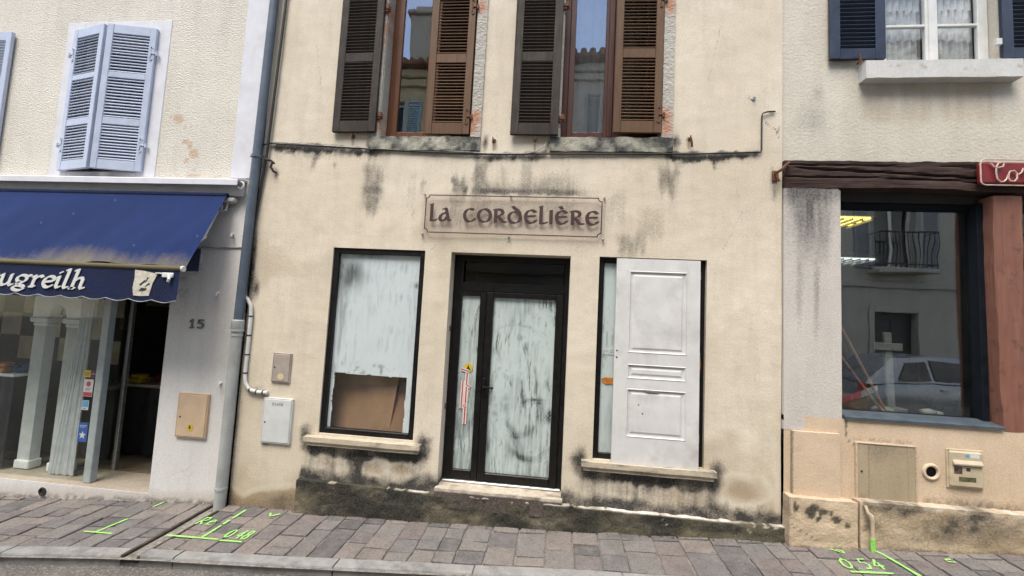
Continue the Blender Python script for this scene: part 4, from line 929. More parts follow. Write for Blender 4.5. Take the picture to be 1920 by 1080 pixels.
# folding arms, wall brackets, cover board
for xx in (-3.50, -6.2):
    mb = MB(); mb.tube([(xx, -.03, 2.83), (xx+.02, -.2, 2.5), (xx, -.48, 2.155)], .016, 8); mb.disc((xx-.01, -.2, 2.5), .026, (1, 0, 0), .04, 12); mb.build('arm', m_whiteplastic, AW, smooth=True)
    mb = MB(); mb.box(xx+.06, xx+.19, -.075, -.005, 2.885, 2.93, .008); mb.disc((xx+.13, -.03, 2.905), .028, (1, 0, 0), .05, 12); mb.tube([(xx+.10, -.04, 2.88), (xx+.10, -.055, 2.80), (xx+.05, -.06, 2.79), (xx+.05, -.05, 2.86)], .011, 8); mb.build('bracket', m_whiteplastic, AW, smooth=True)
mb = MB(); mb.prism_x([(-.005, 3.105), (-.005, 3.125), (-.13, 3.105), (-.142, 3.095), (-.142, 3.04), (-.13, 3.04), (-.13, 3.088)], -7.5, -3.235); mb.build('cover_board', m_lilac, AW)
MB().box(-7.5, -3.25, -.045, -.006, 2.95, 3.085, .004).build('fascia', m_lilac, AW); MB().tube([(-7.4, -.085, 2.945), (-3.375, -.085, 2.945)], .025, 10).build('roller', m_canvas, AW, smooth=True, stain=lambda x, y, z: (.6+0*x, 0*x, 0*x))
mb = MB(); mb.tube([(-3.25, -.08, 3.075)]+[(-3.235+.035*math.cos(R(t)), -.09, 3.05+.035*math.sin(R(t))) for t in range(120, -150, -20)], .010, 8); mb.build('crank_hook', m_whiteplastic, AW, smooth=True)

# ------------------------------------------------------------------ shutters
def shutter(name, label, group, loc, rz, w, h, rails, nsl, mats, flip=False, tilt=50, stile=.065, th=.035, right=False, depth=.034, st=.011):
    """louvred leaf; rails = list of (z0, z1) solid rails, louvres fill the rest"""
    t = thing(name, label, 'shutter', loc, rz, group); X0 = -w if right else 0.0
    ms, ml = mats
    for (a, b_) in ((X0, X0+stile), (X0+w-stile, X0+w)): MB().box(a, b_, -th, 0, 0, h, .004).build('stile', ms, t, local=True)
    for (z0, z1) in rails: MB().box(X0+stile+.0005, X0+w-stile-.0005, -th+.003, -.003, z0, z1, .003).build('rail', ms, t, local=True)
    lx = w-2*stile+.006; me = None; sg = -1 if flip else 1
    ca, sa = math.cos(R(tilt)), math.sin(R(tilt))
    for k, ((a0, a1), (b0, b1)) in enumerate(zip(rails[:-1], rails[1:])):
        n = nsl[k]; p = (b0-a1)/n
        for i in range(n):
            if me is None:
                mb = MB(); mb.box(-lx/2, lx/2, -depth/2, depth/2, -st/2, st/2, .002)
                mb.warp(lambda x, y, z: (x, y*ca-sg*z*sa, sg*y*sa+z*ca)); o = mb.build('slat', ml, t, local=True); me = o.data
            else:
                o = bpy.data.objects.new('slat', me); COL.objects.link(o); o.parent = t
            o.location = (X0+w/2, -th/2+random.uniform(-.001, .001), a1+(i+.5)*p+random.uniform(-.0015, .0015)); o.rotation_euler = (random.uniform(-.05, .05), random.uniform(-.006, .006), 0)
    return t
def scroll_hinge(t, x, z, s, m_, out=.07, y=-.037):
    """S-shaped strap hinge on the leaf and its pin in the jamb"""
    mb = MB(); pts = [(x-s*.012*math.cos(R(a)), y, z+.055+.022*math.sin(R(a))) for a in range(-60, 200, 26)]
    mb.tube(pts[::-1]+[(x-s*.008, y, z+.02), (x, y, z), (x-s*.008, y, z-.02)]+[(x-s*.012*math.cos(R(a)), y, z-.055+.022*math.sin(R(a))) for a in range(60, -200, -26)], .0055, 6)
    mb.tube([(x-s*.005, y, z), (x+s*out*.8, y, z)], .007, 6); mb.tube([(x+s*out*.8, y-.0, z-.022), (x+s*out*.8, y, z+.022)], .011, 8); mb.tube([(x+s*out*.8, y, z-.015), (x+s*out, .0, z-.015)], .006, 6)
    mb.build('hinge', m_, t, local=True, smooth=True)
# lilac shutters of the white house
m_lshut = paint('lilac_blue_paint', (.43, .48, .60), .5, .05, 9, .05, 60, dirt=(.3, .33, .36), dirtamt=.3)
LR = [(0, .10), (.485, .56), (1.0, 1.06), (1.49, 1.59)]
ang = math.asin(.10/.497)
a = shutter('shutter', 'left leaf of the lilac louvred pair standing ajar above the awning', 'lilac shutters', (-5.44, -.012, 3.195), -ang, .497, 1.59, LR, (12, 13, 13), (m_lshut, m_lshut), tilt=46, depth=.030, st=.011)
for z in (.28, 1.30): scroll_hinge(a, .03, z, -1, m_lshut)
a = shutter('shutter', 'right leaf of the lilac louvred pair standing ajar above the awning', 'lilac shutters', (-4.44, -.012, 3.195), ang, .497, 1.59, LR, (12, 13, 13), (m_lshut, m_lshut), tilt=46, right=True, depth=.030, st=.011)
for z in (.28, 1.30): scroll_hinge(a, -.03, z, 1, m_lshut)
shutter('shutter', 'lilac louvred leaf folded back flat at the left picture edge', 'lilac shutters', (-6.235, -.02, 3.195), 0, .46, 1.59, LR, (12, 13, 13), (m_lshut, m_lshut), tilt=46, right=True, flip=True, depth=.030, st=.011)
mb = MB(); mb.tube([(-6.78, -.02, 3.5), (-6.70, -.03, 3.5)], .01, 8)
# brown shutters of the cream house
m_bdark = woodmat('weathered_dark_wood', (.028, .021, .018), (.05, .038, .03), weather=(.085, .07, .058))
m_bsl = woodmat('weathered_dark_slat', (.03, .022, .018), (.055, .04, .032), axis='x', weather=(.08, .066, .055))
m_blt = woodmat('brown_shutter_wood', (.10, .052, .026), (.145, .08, .04), rough=.65, weather=(.07, .04, .024))
m_blsl = woodmat('brown_shutter_slat', (.115, .06, .03), (.16, .09, .045), rough=.65, axis='x', weather=(.07, .04, .024))
BR = [(0, .115), (.735, .83), (1.40, 1.49), (1.88, 1.97)]
for k, (xo, zo) in enumerate(((-1.882, 3.635), (-.066, 3.61))):
    w_ = ('left', 'right')[k]
    a = shutter('shutter', f'dark weathered louvred leaf folded back beside the {w_} upper window of the cream house', 'brown shutters', (xo, -.022, zo), R((-1.2, 1.0)[k]), .458, 1.97, BR, (19, 17, 12), (m_bdark, m_bsl), flip=True, right=True, tilt=48, stile=.078)
    mb = MB(); mb.tube([(xo+.005, -.03, zo+.17), (xo+.045, -.03, zo+.17)], .008, 6); mb.tube([(xo+.04, -.045, zo+.155), (xo+.04, -.045, zo+.205)], .013, 8); mb.box(xo+.0, xo+.06, -.032, -.016, zo+.14, zo+.2, .004)
    for dz in (0, 1.14): setp(MB().add([(v[0]-BASE[a.name][0].x, v[1]-BASE[a.name][0].y, v[2]-BASE[a.name][0].z+dz) for v in mb.v], mb.f).build('hinge', m_rust, a, local=True, smooth=True))
for k, (xo, zo) in enumerate(((-.937, 3.625), (.893, 3.645))):
    w_ = ('left', 'right')[k]
    a = shutter('shutter', f'lighter brown louvred leaf closed over the right half of the {w_} upper window', 'brown shutters', (xo, .008, zo), R((.8, 1.5)[k]), .445, 1.96, BR, (19, 17, 12), (m_blt, m_blsl), right=True, tilt=38, stile=.07, depth=.032)
    for dz in (.175, 1.315): scroll_hinge(a, -.03, dz, 1, m_rust, .06)
# navy shutters of the right house
m_navy = paint('navy_paint', (.010, .022, .05), .42, .2, 12, .05, 60, dirt=(.04, .05, .07), dirtamt=.4)
NR = [(0, .10), (.73, .80), (1.27, 1.37)]
a = shutter('shutter', 'navy blue louvred leaf folded back on the left of the white upper window', 'navy shutters', (2.825, -.005, 4.335), 0, .465, 1.37, NR, (16, 12), (m_navy, m_navy), flip=True, right=True, tilt=48, stile=.085)
a = shutter('shutter', 'navy blue louvred leaf folded back at the right edge of the picture', 'navy shutters', (3.765, -.005, 4.32), 0, .465, 1.37, NR, (16, 12), (m_navy, m_navy), flip=True, tilt=48, stile=.085)
MB().box(-.045, .0, -.03, .0, .13, .19, .004).build('hinge', m_whiteplastic, a, local=True)

# ------------------------------------------------------------------ the beige house on the right
HR = thing('house', 'beige house on the right with a timber beam over its shop window', 'house', (4, 0, .2))
def r_up(x, y, z):
    n = fbm(x*5, z*5, 301); n2 = fbm(x*24, z*24, 303); fib = fbm(x*20, z*2, 305)
    D = .4*np.exp(-((x-2.2)/.16)**2-((z-3.8)/.14)**2)*(.5+n)+.3*np.exp(-((x-2.28)/.06)**2-((z-4.05)/.08)**2)+.12*ss(.6, .8, fbm(x*1.3, z*1.3, 307))
    B = .75*band(z, 3.75, 4.13, .1)*fib*band(x, 2.62, 3.9, .1)*.9+.25*ss(3.75, 3.4, z)*n; B = np.maximum(B, .5*np.exp(-((x-2.85)/.05)**2)*band(z, 3.8, 4.12, .05)*fib)
    D = np.maximum(D, .4*ss(3.46, 3.39, z)*n2); return D, B, np.clip(n2-.5, 0, 1)*.5
m_beige = wallmat('beige_render', (.60, .555, .475), (.53, .49, .41), (.12, .115, .11), (.33, .24, .14), (.58, .54, .47), 55, .5, .006, coarse=(30, .35, .008))
WY = .012
wall_grid(1.970, 7.0, 3.33, 6.3, .028, [(2.82, 3.78, 4.29, 5.62, .2)], WY, lambda x, z: .006*(fbm(x*2, z*2, 311)-.5)*2).build('wall', m_beige, HR, smooth='full', stain=r_up, recalc=False)
mb = MB(); mb.box(1.972, 2.03, .32, 6, -.1, 6.3); mb.box(6.94, 7.0, .30, 6, -.1, 6.3); mb.box(1.972, 7.0, 6, 6.1, -.1, 6.3)
mb.build('outer_wall', m_beige, HR, stain=lambda x, y, z: (0*x, 0*x, 0*x)); roof(HR, 1.972, 7.01, 6.28)
# upper window with its painted sill
m_wpaint = paint('white_window_paint', (.66, .66, .64), .45, .05, 10, .05, 60, 'pos', dirt=(.5, .5, .47), dirtamt=.3)
mb = frame_rect(MB(), 2.823, 3.777, 4.293, 5.617, .045, .10, .16); wdw = mb.build('window', m_wpaint, HR); setp(wdw, 'white casement window with lace curtains')
for (p, q) in ((2.868, 3.298), (3.302, 3.732)):
    cs = frame_rect(MB(), p, q, 4.34, 5.57, .05, .088, .13, .004, .03).build('casement', m_wpaint, wdw)
for (p, q) in ((2.915, 3.25), (3.35, 3.685)):
    for (z0, z1) in ((4.37, 4.715), (4.74, 5.1), (5.125, 5.52)): MB().box(p, q, .107, .111, z0, z1).build('pane', m_glass, wdw)
    for z in (4.7275, 5.1125): MB().box(p, q, .092, .126, z-.0125, z+.0125, .004).build('glazing_bar', m_wpaint, wdw)
MB().box(3.272, 3.328, .076, .09, 4.33, 5.57, .006).build('meeting_bar', m_wpaint, wdw)
M = Mt('lace'); p = M.pos(); v1 = M.voro(M.mapv(p, (1, 1, 1)), 26); ln = M.ramp(M.noise(p, 6, 3, .6, .8), (.35, .45), (.7, .9))
tr = M.n('ShaderNodeBsdfTransparent'); df = M.bsdf((.66, .67, .68), .95, None, 0, .1); ms = M.n('ShaderNodeMixShader'); M.put(ms.inputs[0], M.mth('MAXIMUM', ln, M.ramp(v1, (.1, .8), (.3, .3)))); M.put(ms.inputs[1], tr.outputs[0]); M.put(ms.inputs[2], df)
m_lace = M.out(ms.outputs[0])
for (p_, q_) in ((2.90, 3.27), (3.34, 3.71)):
    n = 50; X = np.linspace(p_, q_, n); mb = MB()
    mb.add([(float(x), .17+.012*math.sin(i*.8+z*.3)+.005*math.sin(i*.31), z) for z in (4.35, 4.7, 5.1, 5.5) for i, x in enumerate(X)], [(r*n+i, r*n+i+1, (r+1)*n+i+1, (r+1)*n+i) for r in range(3) for i in range(n-1)])
    mb.build('lace_curtain', m_lace, wdw, smooth='full', recalc=False)
    mb = MB(); Z = 4.93; mb.add([(float(x), .162+.012*math.sin(i*.8), z-(.02*abs(math.sin(i*.32)) if z < 5 else 0)) for z in (Z, 5.5) for i, x in enumerate(X)], [(i, i+1, n+i+1, n+i) for i in range(n-1)]); mb.build('lace_valance', m_lace, wdw, smooth='full', recalc=False)
room(2.75, 3.85, .215, 1.6, 4.2, 5.7).build('room', m_dark, HR)
def rs_stain(x, y, z):
    D = 0*x; B = 0*x
    for (xc, zc, s) in ((2.83, 4.23, .012), (2.89, 4.235, .016), (3.08, 4.235, .022), (3.10, 4.22, .02), (3.42, 4.2, .01), (3.5, 4.19, .012), (3.84, 4.22, .02)): B = np.maximum(B, 1.2*np.exp(-((x-xc+.3*(z-zc))/s)**2-((z-zc)/(s*.9))**2))
    return .25*ss(.6, .8, fbm(x*9, z*9, 321)), B, 0*x
m_rsill = wallmat('white_painted_sill', (.60, .595, .575), (.54, .53, .51), (.2, .19, .17), (.36, .3, .23), (.6, .6, .6), 50, .2, .003)
MB().gridbox(2.625, 3.87, -.085, .10, 4.128, 4.288, .02).warp(rough_edge(.004, 9)).build('window_sill', m_rsill, HR, smooth=True, stain=rs_stain, weld=True)

# timber beam
M = Mt('old_oak_beam'); p = M.pos(); v = M.mapv(p, (1.6, 34, 34)); g = M.noise(v, 1.0, 8, .65, 1.6)
c = M.mix((.022, .012, .010), (.062, .034, .027), M.ramp(g, (.32, 0.0), (.7, 1.0))); c = M.mix(c, (.006, .004, .004), M.ramp(M.noise(M.mapv(p, (.9, 9, 26)), 1.0, 6, .6, 2.0), (.33, 1.0), (.42, 0.0)))
c = M.mix(c, (.11, .07, .055), M.mth('MULTIPLY', M.ramp(M.noise(p, 5, 6, .7), (.5, 0.0), (.8, 1.0)), .5))
m_beam = M.out(M.bsdf(c, .8, M.bump(g, .8, .012), 0, .3))
def beamw(x, y, z):
    bot = .022*np.sin(x*2.2+.6)+.012*(fbm(x*6, 3+0*x, 331)-.5)-.045*np.clip((x-2.2)/1.5, 0, 1); top = .008*(fbm(x*8, 8+0*x, 333)-.5)*2
    t = (z-3.16)/.23; wv = .05*(fbm(x*3, 0*x, 337)-.5); crack = .03*np.exp(-((t-.70+.20*(x-2.2)+wv)/.035)**2)*ss(2.0, 2.2, x)+.02*np.exp(-((t-.32+.08*(x-3.2)+wv)/.03)**2)+.014*np.exp(-((t-.85+.03*(x-2)+wv*1.5)/.025)**2)
    return x, y+.012*(fbm(x*4, z*18, 335)-.5)*2+crack*(y < 0), z+bot*(1-t)+top*t
MB().gridbox(1.974, 6.9, -.035, .16, 3.16, 3.39, .0135).warp(beamw).build('beam', m_beam, HR, smooth=True, weld=True)
# rendered pier beside the shop window
def pier_stain(x, y, z):
    n = fbm(x*9, z*6, 341); fib = fbm(x*30, z*1.6, 343); t = ss(2.15, 3.1, z)
    core = band(x+.05*(n-.5), 2.03, 2.36, .07)
    D = np.clip(t*(.25+1.0*fib)*(.35+.75*core)+.75*ss(2.95, 3.13, z)*n, 0, 1)*.86; D = np.maximum(D, .5*gau(x, 2.24, .03)*band(z, 1.75, 2.6, .3)*fib*1.4); D = np.maximum(D, .45*gau(x, 2.10, .05)*band(z, 1.9, 2.7, .3)*fib*1.4)
    D = np.maximum(D, .18*n*ss(1.3, 2.4, z)); return D, .2*n*(z < 1.4), 0*x
m_pier = wallmat('pier_render', (.57, .53, .485), (.51, .47, .43), (.055, .053, .052), (.3, .22, .14), (.55, .52, .48), 60, .45, .006)
mb = MB(); mb.gridbox(1.974, 2.44, -.03, .16, 1.022, 3.152, .02)
mb.warp(lambda x, y, z: (x, y+.006*(fbm(x*4, z*4, 347)-.5), z-np.maximum(0, x-2.405)*.9*(z > 3.1)-.01*(fbm(x*9, 1+0*x, 349)-.5)*(z > 3.1)))
mb.build('pier', m_pier, HR, smooth=True, stain=pier_stain, weld=True)
# red-brown timber post
M = Mt('oxblood_post_paint'); p = M.pos(); g = M.noise(M.mapv(p, (26, 26, 1.4)), 1.0, 7, .65, 1.2)
c = M.mix((.165, .068, .046), (.235, .105, .072), M.ramp(g, (.3, 0.0), (.7, 1.0))); c = M.mix(c, (.05, .02, .016), M.ramp(g, (.24, 1.0), (.33, 0.0)))
c = M.mix(c, (.045, .02, .018), M.mth('MULTIPLY', M.ramp(M.noise(p, 9, 6, .75), (.55, 0.0), (.75, 1.0)), .8))
m_post = M.out(M.bsdf(c, .7, M.bump(g, .6, .008), 0, .35))
for x0 in (3.655, 5.5):
    MB().gridbox(x0, x0+.215, -.03, .17, 1.135, 3.10, .03).warp(lambda x, y, z: (x+.010*np.sin(z*1.9)+.008*(fbm(z*5, y*7, 351)-.5)*2, y+.010*(fbm(x*9, z*4, 353)-.5)*2, z)).build('post', m_post, HR, smooth=True, weld=True)
# shop window
m_navyframe = paint('dark_blue_steel', (.007, .010, .015), .65, .2, 12, .04, 60, 'pos', dirt=(.015, .02, .025), dirtamt=.4, spec=.12)
sf = MB(); sf.box(2.442, 2.50, .12, .18, 1.16, 3.06, .004); sf.box(3.60, 3.653, .06, .18, 1.16, 3.06, .004); sf.box(2.50, 3.60, .121, .179, 3.0, 3.06, .004); sf.box(2.50, 3.60, .121, .179, 1.16, 1.20, .004)
sf.box(3.872, 3.93, .12, .18, 1.16, 3.06, .004); sf.box(5.44, 5.498, .12, .18, 1.16, 3.06, .004); sf.box(3.93, 5.44, .121, .179, 3.0, 3.06, .004); sf.box(3.93, 5.44, .121, .179, 1.16, 1.2, .004)
sw = sf.build('shop_window', m_navyframe, HR)
m_glass_r = glassmat('right_shop_glass', (.88, .91, .9), .20, .012)
MB().box(2.50, 3.60, .148, .154, 1.20, 3.0).build('pane', m_glass_r, sw); MB().box(3.93, 5.44, .148, .154, 1.20, 3.0).build('pane', m_glass_r, sw)
mb = MB(); mb.prism_x([(-.05, 1.145), (-.05, 1.165), (-.04, 1.172), (.12, 1.198), (.12, 1.145)], 2.45, 3.66); mb.prism_x([(-.05, 1.145), (-.05, 1.165), (-.04, 1.172), (.12, 1.198), (.12, 1.145)], 3.875, 5.49)
mb.build('metal_sill', paint('blue_grey_steel', (.055, .072, .09), .45, .12, 10, .04, 60, 'pos', dirt=(.13, .15, .16), dirtamt=.4), HR)
MB().box(2.44, 5.5, .10, .2, 3.062, 3.16).build('lintel_board', m_dark, HR)  # near-black colour stands in for the shade at the top of the recess
room(2.03, 6.7, .185, 4.8, 1.10, 3.30).build('room', paint('shop_back_wall', (.06, .058, .055), .9, .2, 3, .05, 30, 'pos'), HR)
m_yel = emit('yellow_tube_light', (1.0, .72, .12), 2.2); m_wht = emit('white_tube_light', (.9, .95, .9), .9); m_lv = paint('louvre_grey', (.35, .35, .33), .5, .1)
for (nm, x0, x1, y0, y1, m_, lab) in (('ceiling_light', 2.35, 3.05, .42, .80, m_yel, 'yellow glowing louvred ceiling light just inside the right shop window'), ('ceiling_light', 3.7, 4.6, 2.6, 3.2, m_wht, 'white louvred ceiling light deep inside the right shop')):
    z = 3.02 if y0 < 1 else 3.0; t = thing(nm, lab, 'light', ((x0+x1)/2, (y0+y1)/2, z), 0, 'shop ceiling lights')
    MB().box(x0, x1, y0, y1, z, z+.06, .004).build('housing', m_lv, t)
    for i in range(3): yy = y0+(y1-y0)*(i+.5)/3; MB().box(x0+.03, x1-.03, yy-.025, yy+.025, z-.02, z-.002, .006).build('tube', m_, t)
    for i in range(8): xx = x0+(x1-x0)*(i+.5)/8; MB().box(xx-.004, xx+.004, y0, y1, z-.045, z-.021).build('louvre', m_lv, t)
    for yy in (y0+.4, y0+.2): MB().tube([(x0+.1, yy if yy < y1 else y1-.02, z+.06), (x0+.1, yy if yy < y1 else y1-.02, 3.299)], .006, 6).build('hanger', m_lv, t)
# display behind the right shop window
m_stick = paint('orange_wood', (.5, .24, .11), .6, .15); m_wood_pale = paint('pale_board', (.27, .27, .25), .7, .12); m_stone_w = paint('white_pebble', (.5, .48, .44), .8, .15); m_card = paint('brown_card', (.22, .12, .06), .85, .15)
m_pltf = paint('display_board', (.07, .065, .06), .7, .2, 6, .05, 40, 'pos')
MB().box(2.06, 5.4, .20, 1.1, 1.101, 1.16, .004).build('display_floor', m_pltf, HR)
cr = thing('shop_stand', 'pale cross shaped wooden stand behind the right shop window', 'stand', (3.18, .42, 1.1605))
MB().box(3.105, 3.17, .40, .43, 1.205, 1.90, .004).warp(lambda x, y, z: (x-.025*np.clip((z-1.3)/.6, 0, 1)**2, y, z)).build('upright', m_wood_pale, cr); MB().box(2.99, 3.23, .385, .3995, 1.73, 1.80, .004).build('crossbar', m_wood_pale, cr); MB().box(3.05, 3.23, .34, .50, 1.1605, 1.205, .006).build('foot', m_wood_pale, cr)
setp(MB().tube([(2.99, .26, 1.172), (2.78, .262, 1.60), (2.60, .265, 1.96)], .012, 8).build('stick', m_stick, smooth=True), 'thicker orange wooden stick leaning inside the right shop window', 'stick', 'sticks in the window')
setp(MB().tube([(2.95, .235, 1.169), (2.62, .30, 1.68)], .009, 8).build('stick', m_stick, smooth=True), 'thinner orange wooden stick, shorter of the two leaning in the window', 'stick', 'sticks in the window')
bx = thing('display_box', 'brown cardboard box with a red and white strip behind the right shop glass', 'box', (2.75, .38, 1.1605)); MB().box(2.62, 2.88, .30, .46, 1.1605, 1.30, .004).build('carton', m_card, bx)
MB().add([(2.63, .29, 1.22), (2.80, .29, 1.29), (2.80, .29, 1.35), (2.63, .29, 1.27), (2.63, .298, 1.22), (2.80, .298, 1.29), (2.80, .298, 1.35), (2.63, .298, 1.27)], [(0, 1, 2, 3), (7, 6, 5, 4), (0, 4, 5, 1), (1, 5, 6, 2), (2, 6, 7, 3), (3, 7, 4, 0)]).build('red_strip', m_sr, bx)
MB().add([(2.805, .29, 1.29), (2.94, .29, 1.36), (2.94, .29, 1.41), (2.805, .29, 1.35), (2.805, .298, 1.29), (2.94, .298, 1.36), (2.94, .298, 1.41), (2.805, .298, 1.35)], [(0, 1, 2, 3), (7, 6, 5, 4), (0, 4, 5, 1), (1, 5, 6, 2), (2, 6, 7, 3), (3, 7, 4, 0)]).build('white_strip', m_sw, bx)
for i, (xx, yy, r, w_) in enumerate(((2.95, .30, .05, 'leftmost'), (3.05, .33, .04, 'second'), (3.36, .30, .055, 'third'), (3.46, .33, .04, 'rightmost'))):
    setp(MB().blob((xx, yy, 1.1605+r*.62), r, (1.2, 1, .68), i+3, .25, 2).build('stone', m_stone_w, smooth=True), f'pale rounded stone on the right shop display, {w_} of four', 'stone', 'stones in the shop display')

# lower wall, panel, plinth
def base_stain(x, y, z):
    n = fbm(x*6, z*6, 361); n2 = fbm(x*24, z*24, 363)
    D = .75*(1-ss(.50, .60+.05*n, z))*ss(3.0, 3.1, x)*np.clip(.3+n2, 0, 1); D = np.maximum(D, .5*gau(z, .985, .02)*band(x, 2.5, 3.0, .04)*n2*1.4)
    ck = np.exp(-((x-(2.475+.03*ss(1.0, .9, z)+.006*np.sin(z*60)+.06*ss(.96, .92, z)))/.005)**2)*band(z, .93, 1.13, .01); D = np.maximum(D, .8*ck); D = np.maximum(D, .8*gau(x, 2.47, .012)*band(z, 1.06, 1.14, .02))
    return D, .35*fbm(x*3, z*3, 365), np.clip(n2-.55, 0, 1)*.6
m_salmon = wallmat('salmon_render', (.66, .52, .385), (.59, .455, .325), (.035, .033, .03), (.3, .22, .11), (.62, .5, .38), 60, .45, .005)
wall_grid(1.974, 7.0, .0, 1.142, .02, [(3.065, 3.165, .715, .815, .1)], -.03, lambda x, z: .004*(fbm(x*3, z*3, 371)-.5)*2).build('wall', m_salmon, HR, smooth='full', stain=base_stain, recalc=False)
MB().box(1.974, 5.5, -.029, .18, 1.098, 1.1425).build('ledge', m_salmon, HR, stain=lambda x, y, z: (0*x, 0*x, 0*x))
MB().gridbox(2.028, 2.405, -.062, -.02, .47, 1.018, .02).warp(rough_edge(.004, 11)).build('raised_panel', m_salmon, HR, smooth=True, stain=lambda x, y, z: (.8*(1-ss(.47, .50, z))*fbm(x*20, z*20, 3)+.6*np.exp(-((x-2.03)/.008)**2), .25*fbm(x*4, z*4, 381), 0*x), weld=True)
def rpl_stain(x, y, z):
    n = fbm(x*7, z*8, 391); n2 = fbm(x*20, z*22, 393); top = .5
    D1 = np.zeros_like(x)
    for (xc, zc, sx, sz) in ((2.17, .43, .05, .035), (2.14, .39, .04, .05), (2.23, .40, .04, .03), (2.20, .35, .03, .025), (2.34, .34, .04, .03), (2.42, .31, .03, .025), (2.30, .38, .025, .03), (2.02, .42, .02, .05)): D1 = np.maximum(D1, .95*(1-ss(.4, 1.3, ((x-xc+.05*(n2-.5))/sx)**2+((z-zc+.05*(n-.5))/sz)**2)))
    big = ss(2.5, 2.56, x)*np.clip(2.3*fbm(x*4.2, z*6, 397)-.62, 0, 1)*ss(.12, .34, z-gz(x)*.8+.12)*(.6+.6*n2)
    D = np.maximum(D1, big); D = np.maximum(D, .85*(1-ss(.0, .03, z-gz(x)))*n2*1.3); D = np.maximum(D, .8*np.exp(-((x-1.975)/.02)**2)*n)
    ck = np.exp(-((z-(.27-.55*(x-2.0)))/.006)**2)*band(x, 1.98, 2.2, .02)*.8; D = np.maximum(D, ck)
    B = np.clip(.7*fbm(x*3.3, z*4, 399)+.1, 0, 1)*ss(2.5, 2.6, x); W = ss(.475, .495, z)*np.clip(n2*1.6-.3, 0, 1)*ss(2.5, 2.55, x)
    return D*(1-.6*W), B, W
m_rplinth = wallmat('worn_salmon_plinth', (.62, .49, .36), (.54, .42, .295), (.04, .037, .03), (.2, .155, .075), (.58, .52, .42), 42, .7, .008)
for (a, b_, zt) in ((1.972, 2.495, .495), (2.515, 7.0, .512)):
    MB().gridbox(a, b_, -.125, -.02, .0, zt, .022).warp(rough_edge(.016, 13)).build('plinth', m_rplinth, HR, smooth=True, stain=rpl_stain, weld=True)

# ---- fittings on the right house
m_panelbeige = wallmat('dirty_beige_panel', (.44, .36, .25), (.38, .31, .21), (.12, .1, .075), (.28, .2, .11), (.5, .43, .33), 40, .12, .002)
def ud_stain(x, y, z): n = fbm(x*7, z*5, 401); return np.clip(.75*ss(.75, .95, z)*n+.45*fbm(x*14, z*3, 403)*band(x, 2.6, 2.9, .05)-.12, 0, 1)+.5*(1-ss(.51, .6, z))*gau(x, 2.58, .05), .4*n, 0*x
t = thing('meter_hatch', 'square dirty beige meter hatch set low in the salmon wall', 'hatch', (2.76, -.06, .505))
MB().gridbox(2.545, 2.985, -.050, -.032, .512, .952, .025).build('hatch_door', m_panelbeige, t, stain=ud_stain)
mb = frame_rect(MB(), 2.532, 2.998, .50, .965, .012, -.056, -.028, .003); mb.build('frame', m_salmon, t, stain=lambda x, y, z: (.5*fbm(x*20, z*20, 5), 0*x, 0*x))
MB().disc((2.575, -.0505, .73), .008, (0, -1, 0), .004, 12).build('lock', m_ink, t)
for xx in (2.63, 2.93): MB().box(xx, xx+.006, -.053, -.0495, .515, .95).build('rib', m_panelbeige, t, stain=ud_stain)
t = thing('wall_vent', 'small round wall vent beside the letter box', 'vent', (3.115, -.03, .765))
mb = MB(); mb.tube([(3.115+.055*math.cos(R(a)), -.034, .765+.055*math.sin(R(a))) for a in range(0, 360, 15)], .014, 8, closed=True); mb.build('rim', m_salmon, t, smooth=True, stain=lambda x, y, z: (0*x, 0*x, 0*x+.2))
MB().disc((3.115, -.02, .765), .049, (0, 1, 0), .02, 24).build('grille_back', m_ink, t)
for i in range(-3, 4): MB().box(3.115-math.sqrt(max(0, .045**2-(i*.012)**2)), 3.115+math.sqrt(max(0, .045**2-(i*.012)**2)), -.032, -.024, .765+i*.012-.0022, .765+i*.012+.0022).build('slat', m_black, t)
m_mail = paint('cream_letterbox_paint', (.50, .42, .29), .5, .08, 14, .04, 60, 'pos', dirt=(.25, .2, .12), dirtamt=.4)
t = thing('letter_box', 'cream letter box with slot, stickers and name plate in the salmon wall', 'letter box', (3.36, -.04, .66))
MB().box(3.24, 3.485, -.062, -.029, .668, .953, .012).build('door', m_mail, t)
mb = frame_rect(MB(), 3.228, 3.497, .656, .965, .014, -.046, -.028, .004); mb.build('frame', m_mail, t)
mb = MB(); mb.prism_x([(-.062, .885), (-.062, .850), (-.078, .846), (-.080, .858)], 3.255, 3.47); mb.build('flap', m_mail, t)
MB().box(3.26, 3.465, -.0645, -.0615, .838, .846).build('slot', m_ink, t)
MB().box(3.265, 3.325, -.0632, -.0618, .775, .832).build('sticker', paint('faded_brown_sticker', (.12, .06, .05), .6, .5, 60, .05), t)
MB().box(3.355, 3.385, -.0632, -.0618, .80, .825).build('lock', m_ink, t); MB().box(3.30, 3.425, -.0632, -.0618, .716, .752).build('name_plate', paint('green_brown_plate', (.11, .1, .04), .5, .4, 40, .05), t); MB().box(3.385, 3.455, -.0632, -.0618, .905, .938).build('white_label', m_sw, t); MB().disc((3.365, -.0618, .92), .014, (0, -1, 0), .0016, 14).build('mark', m_scy, t)
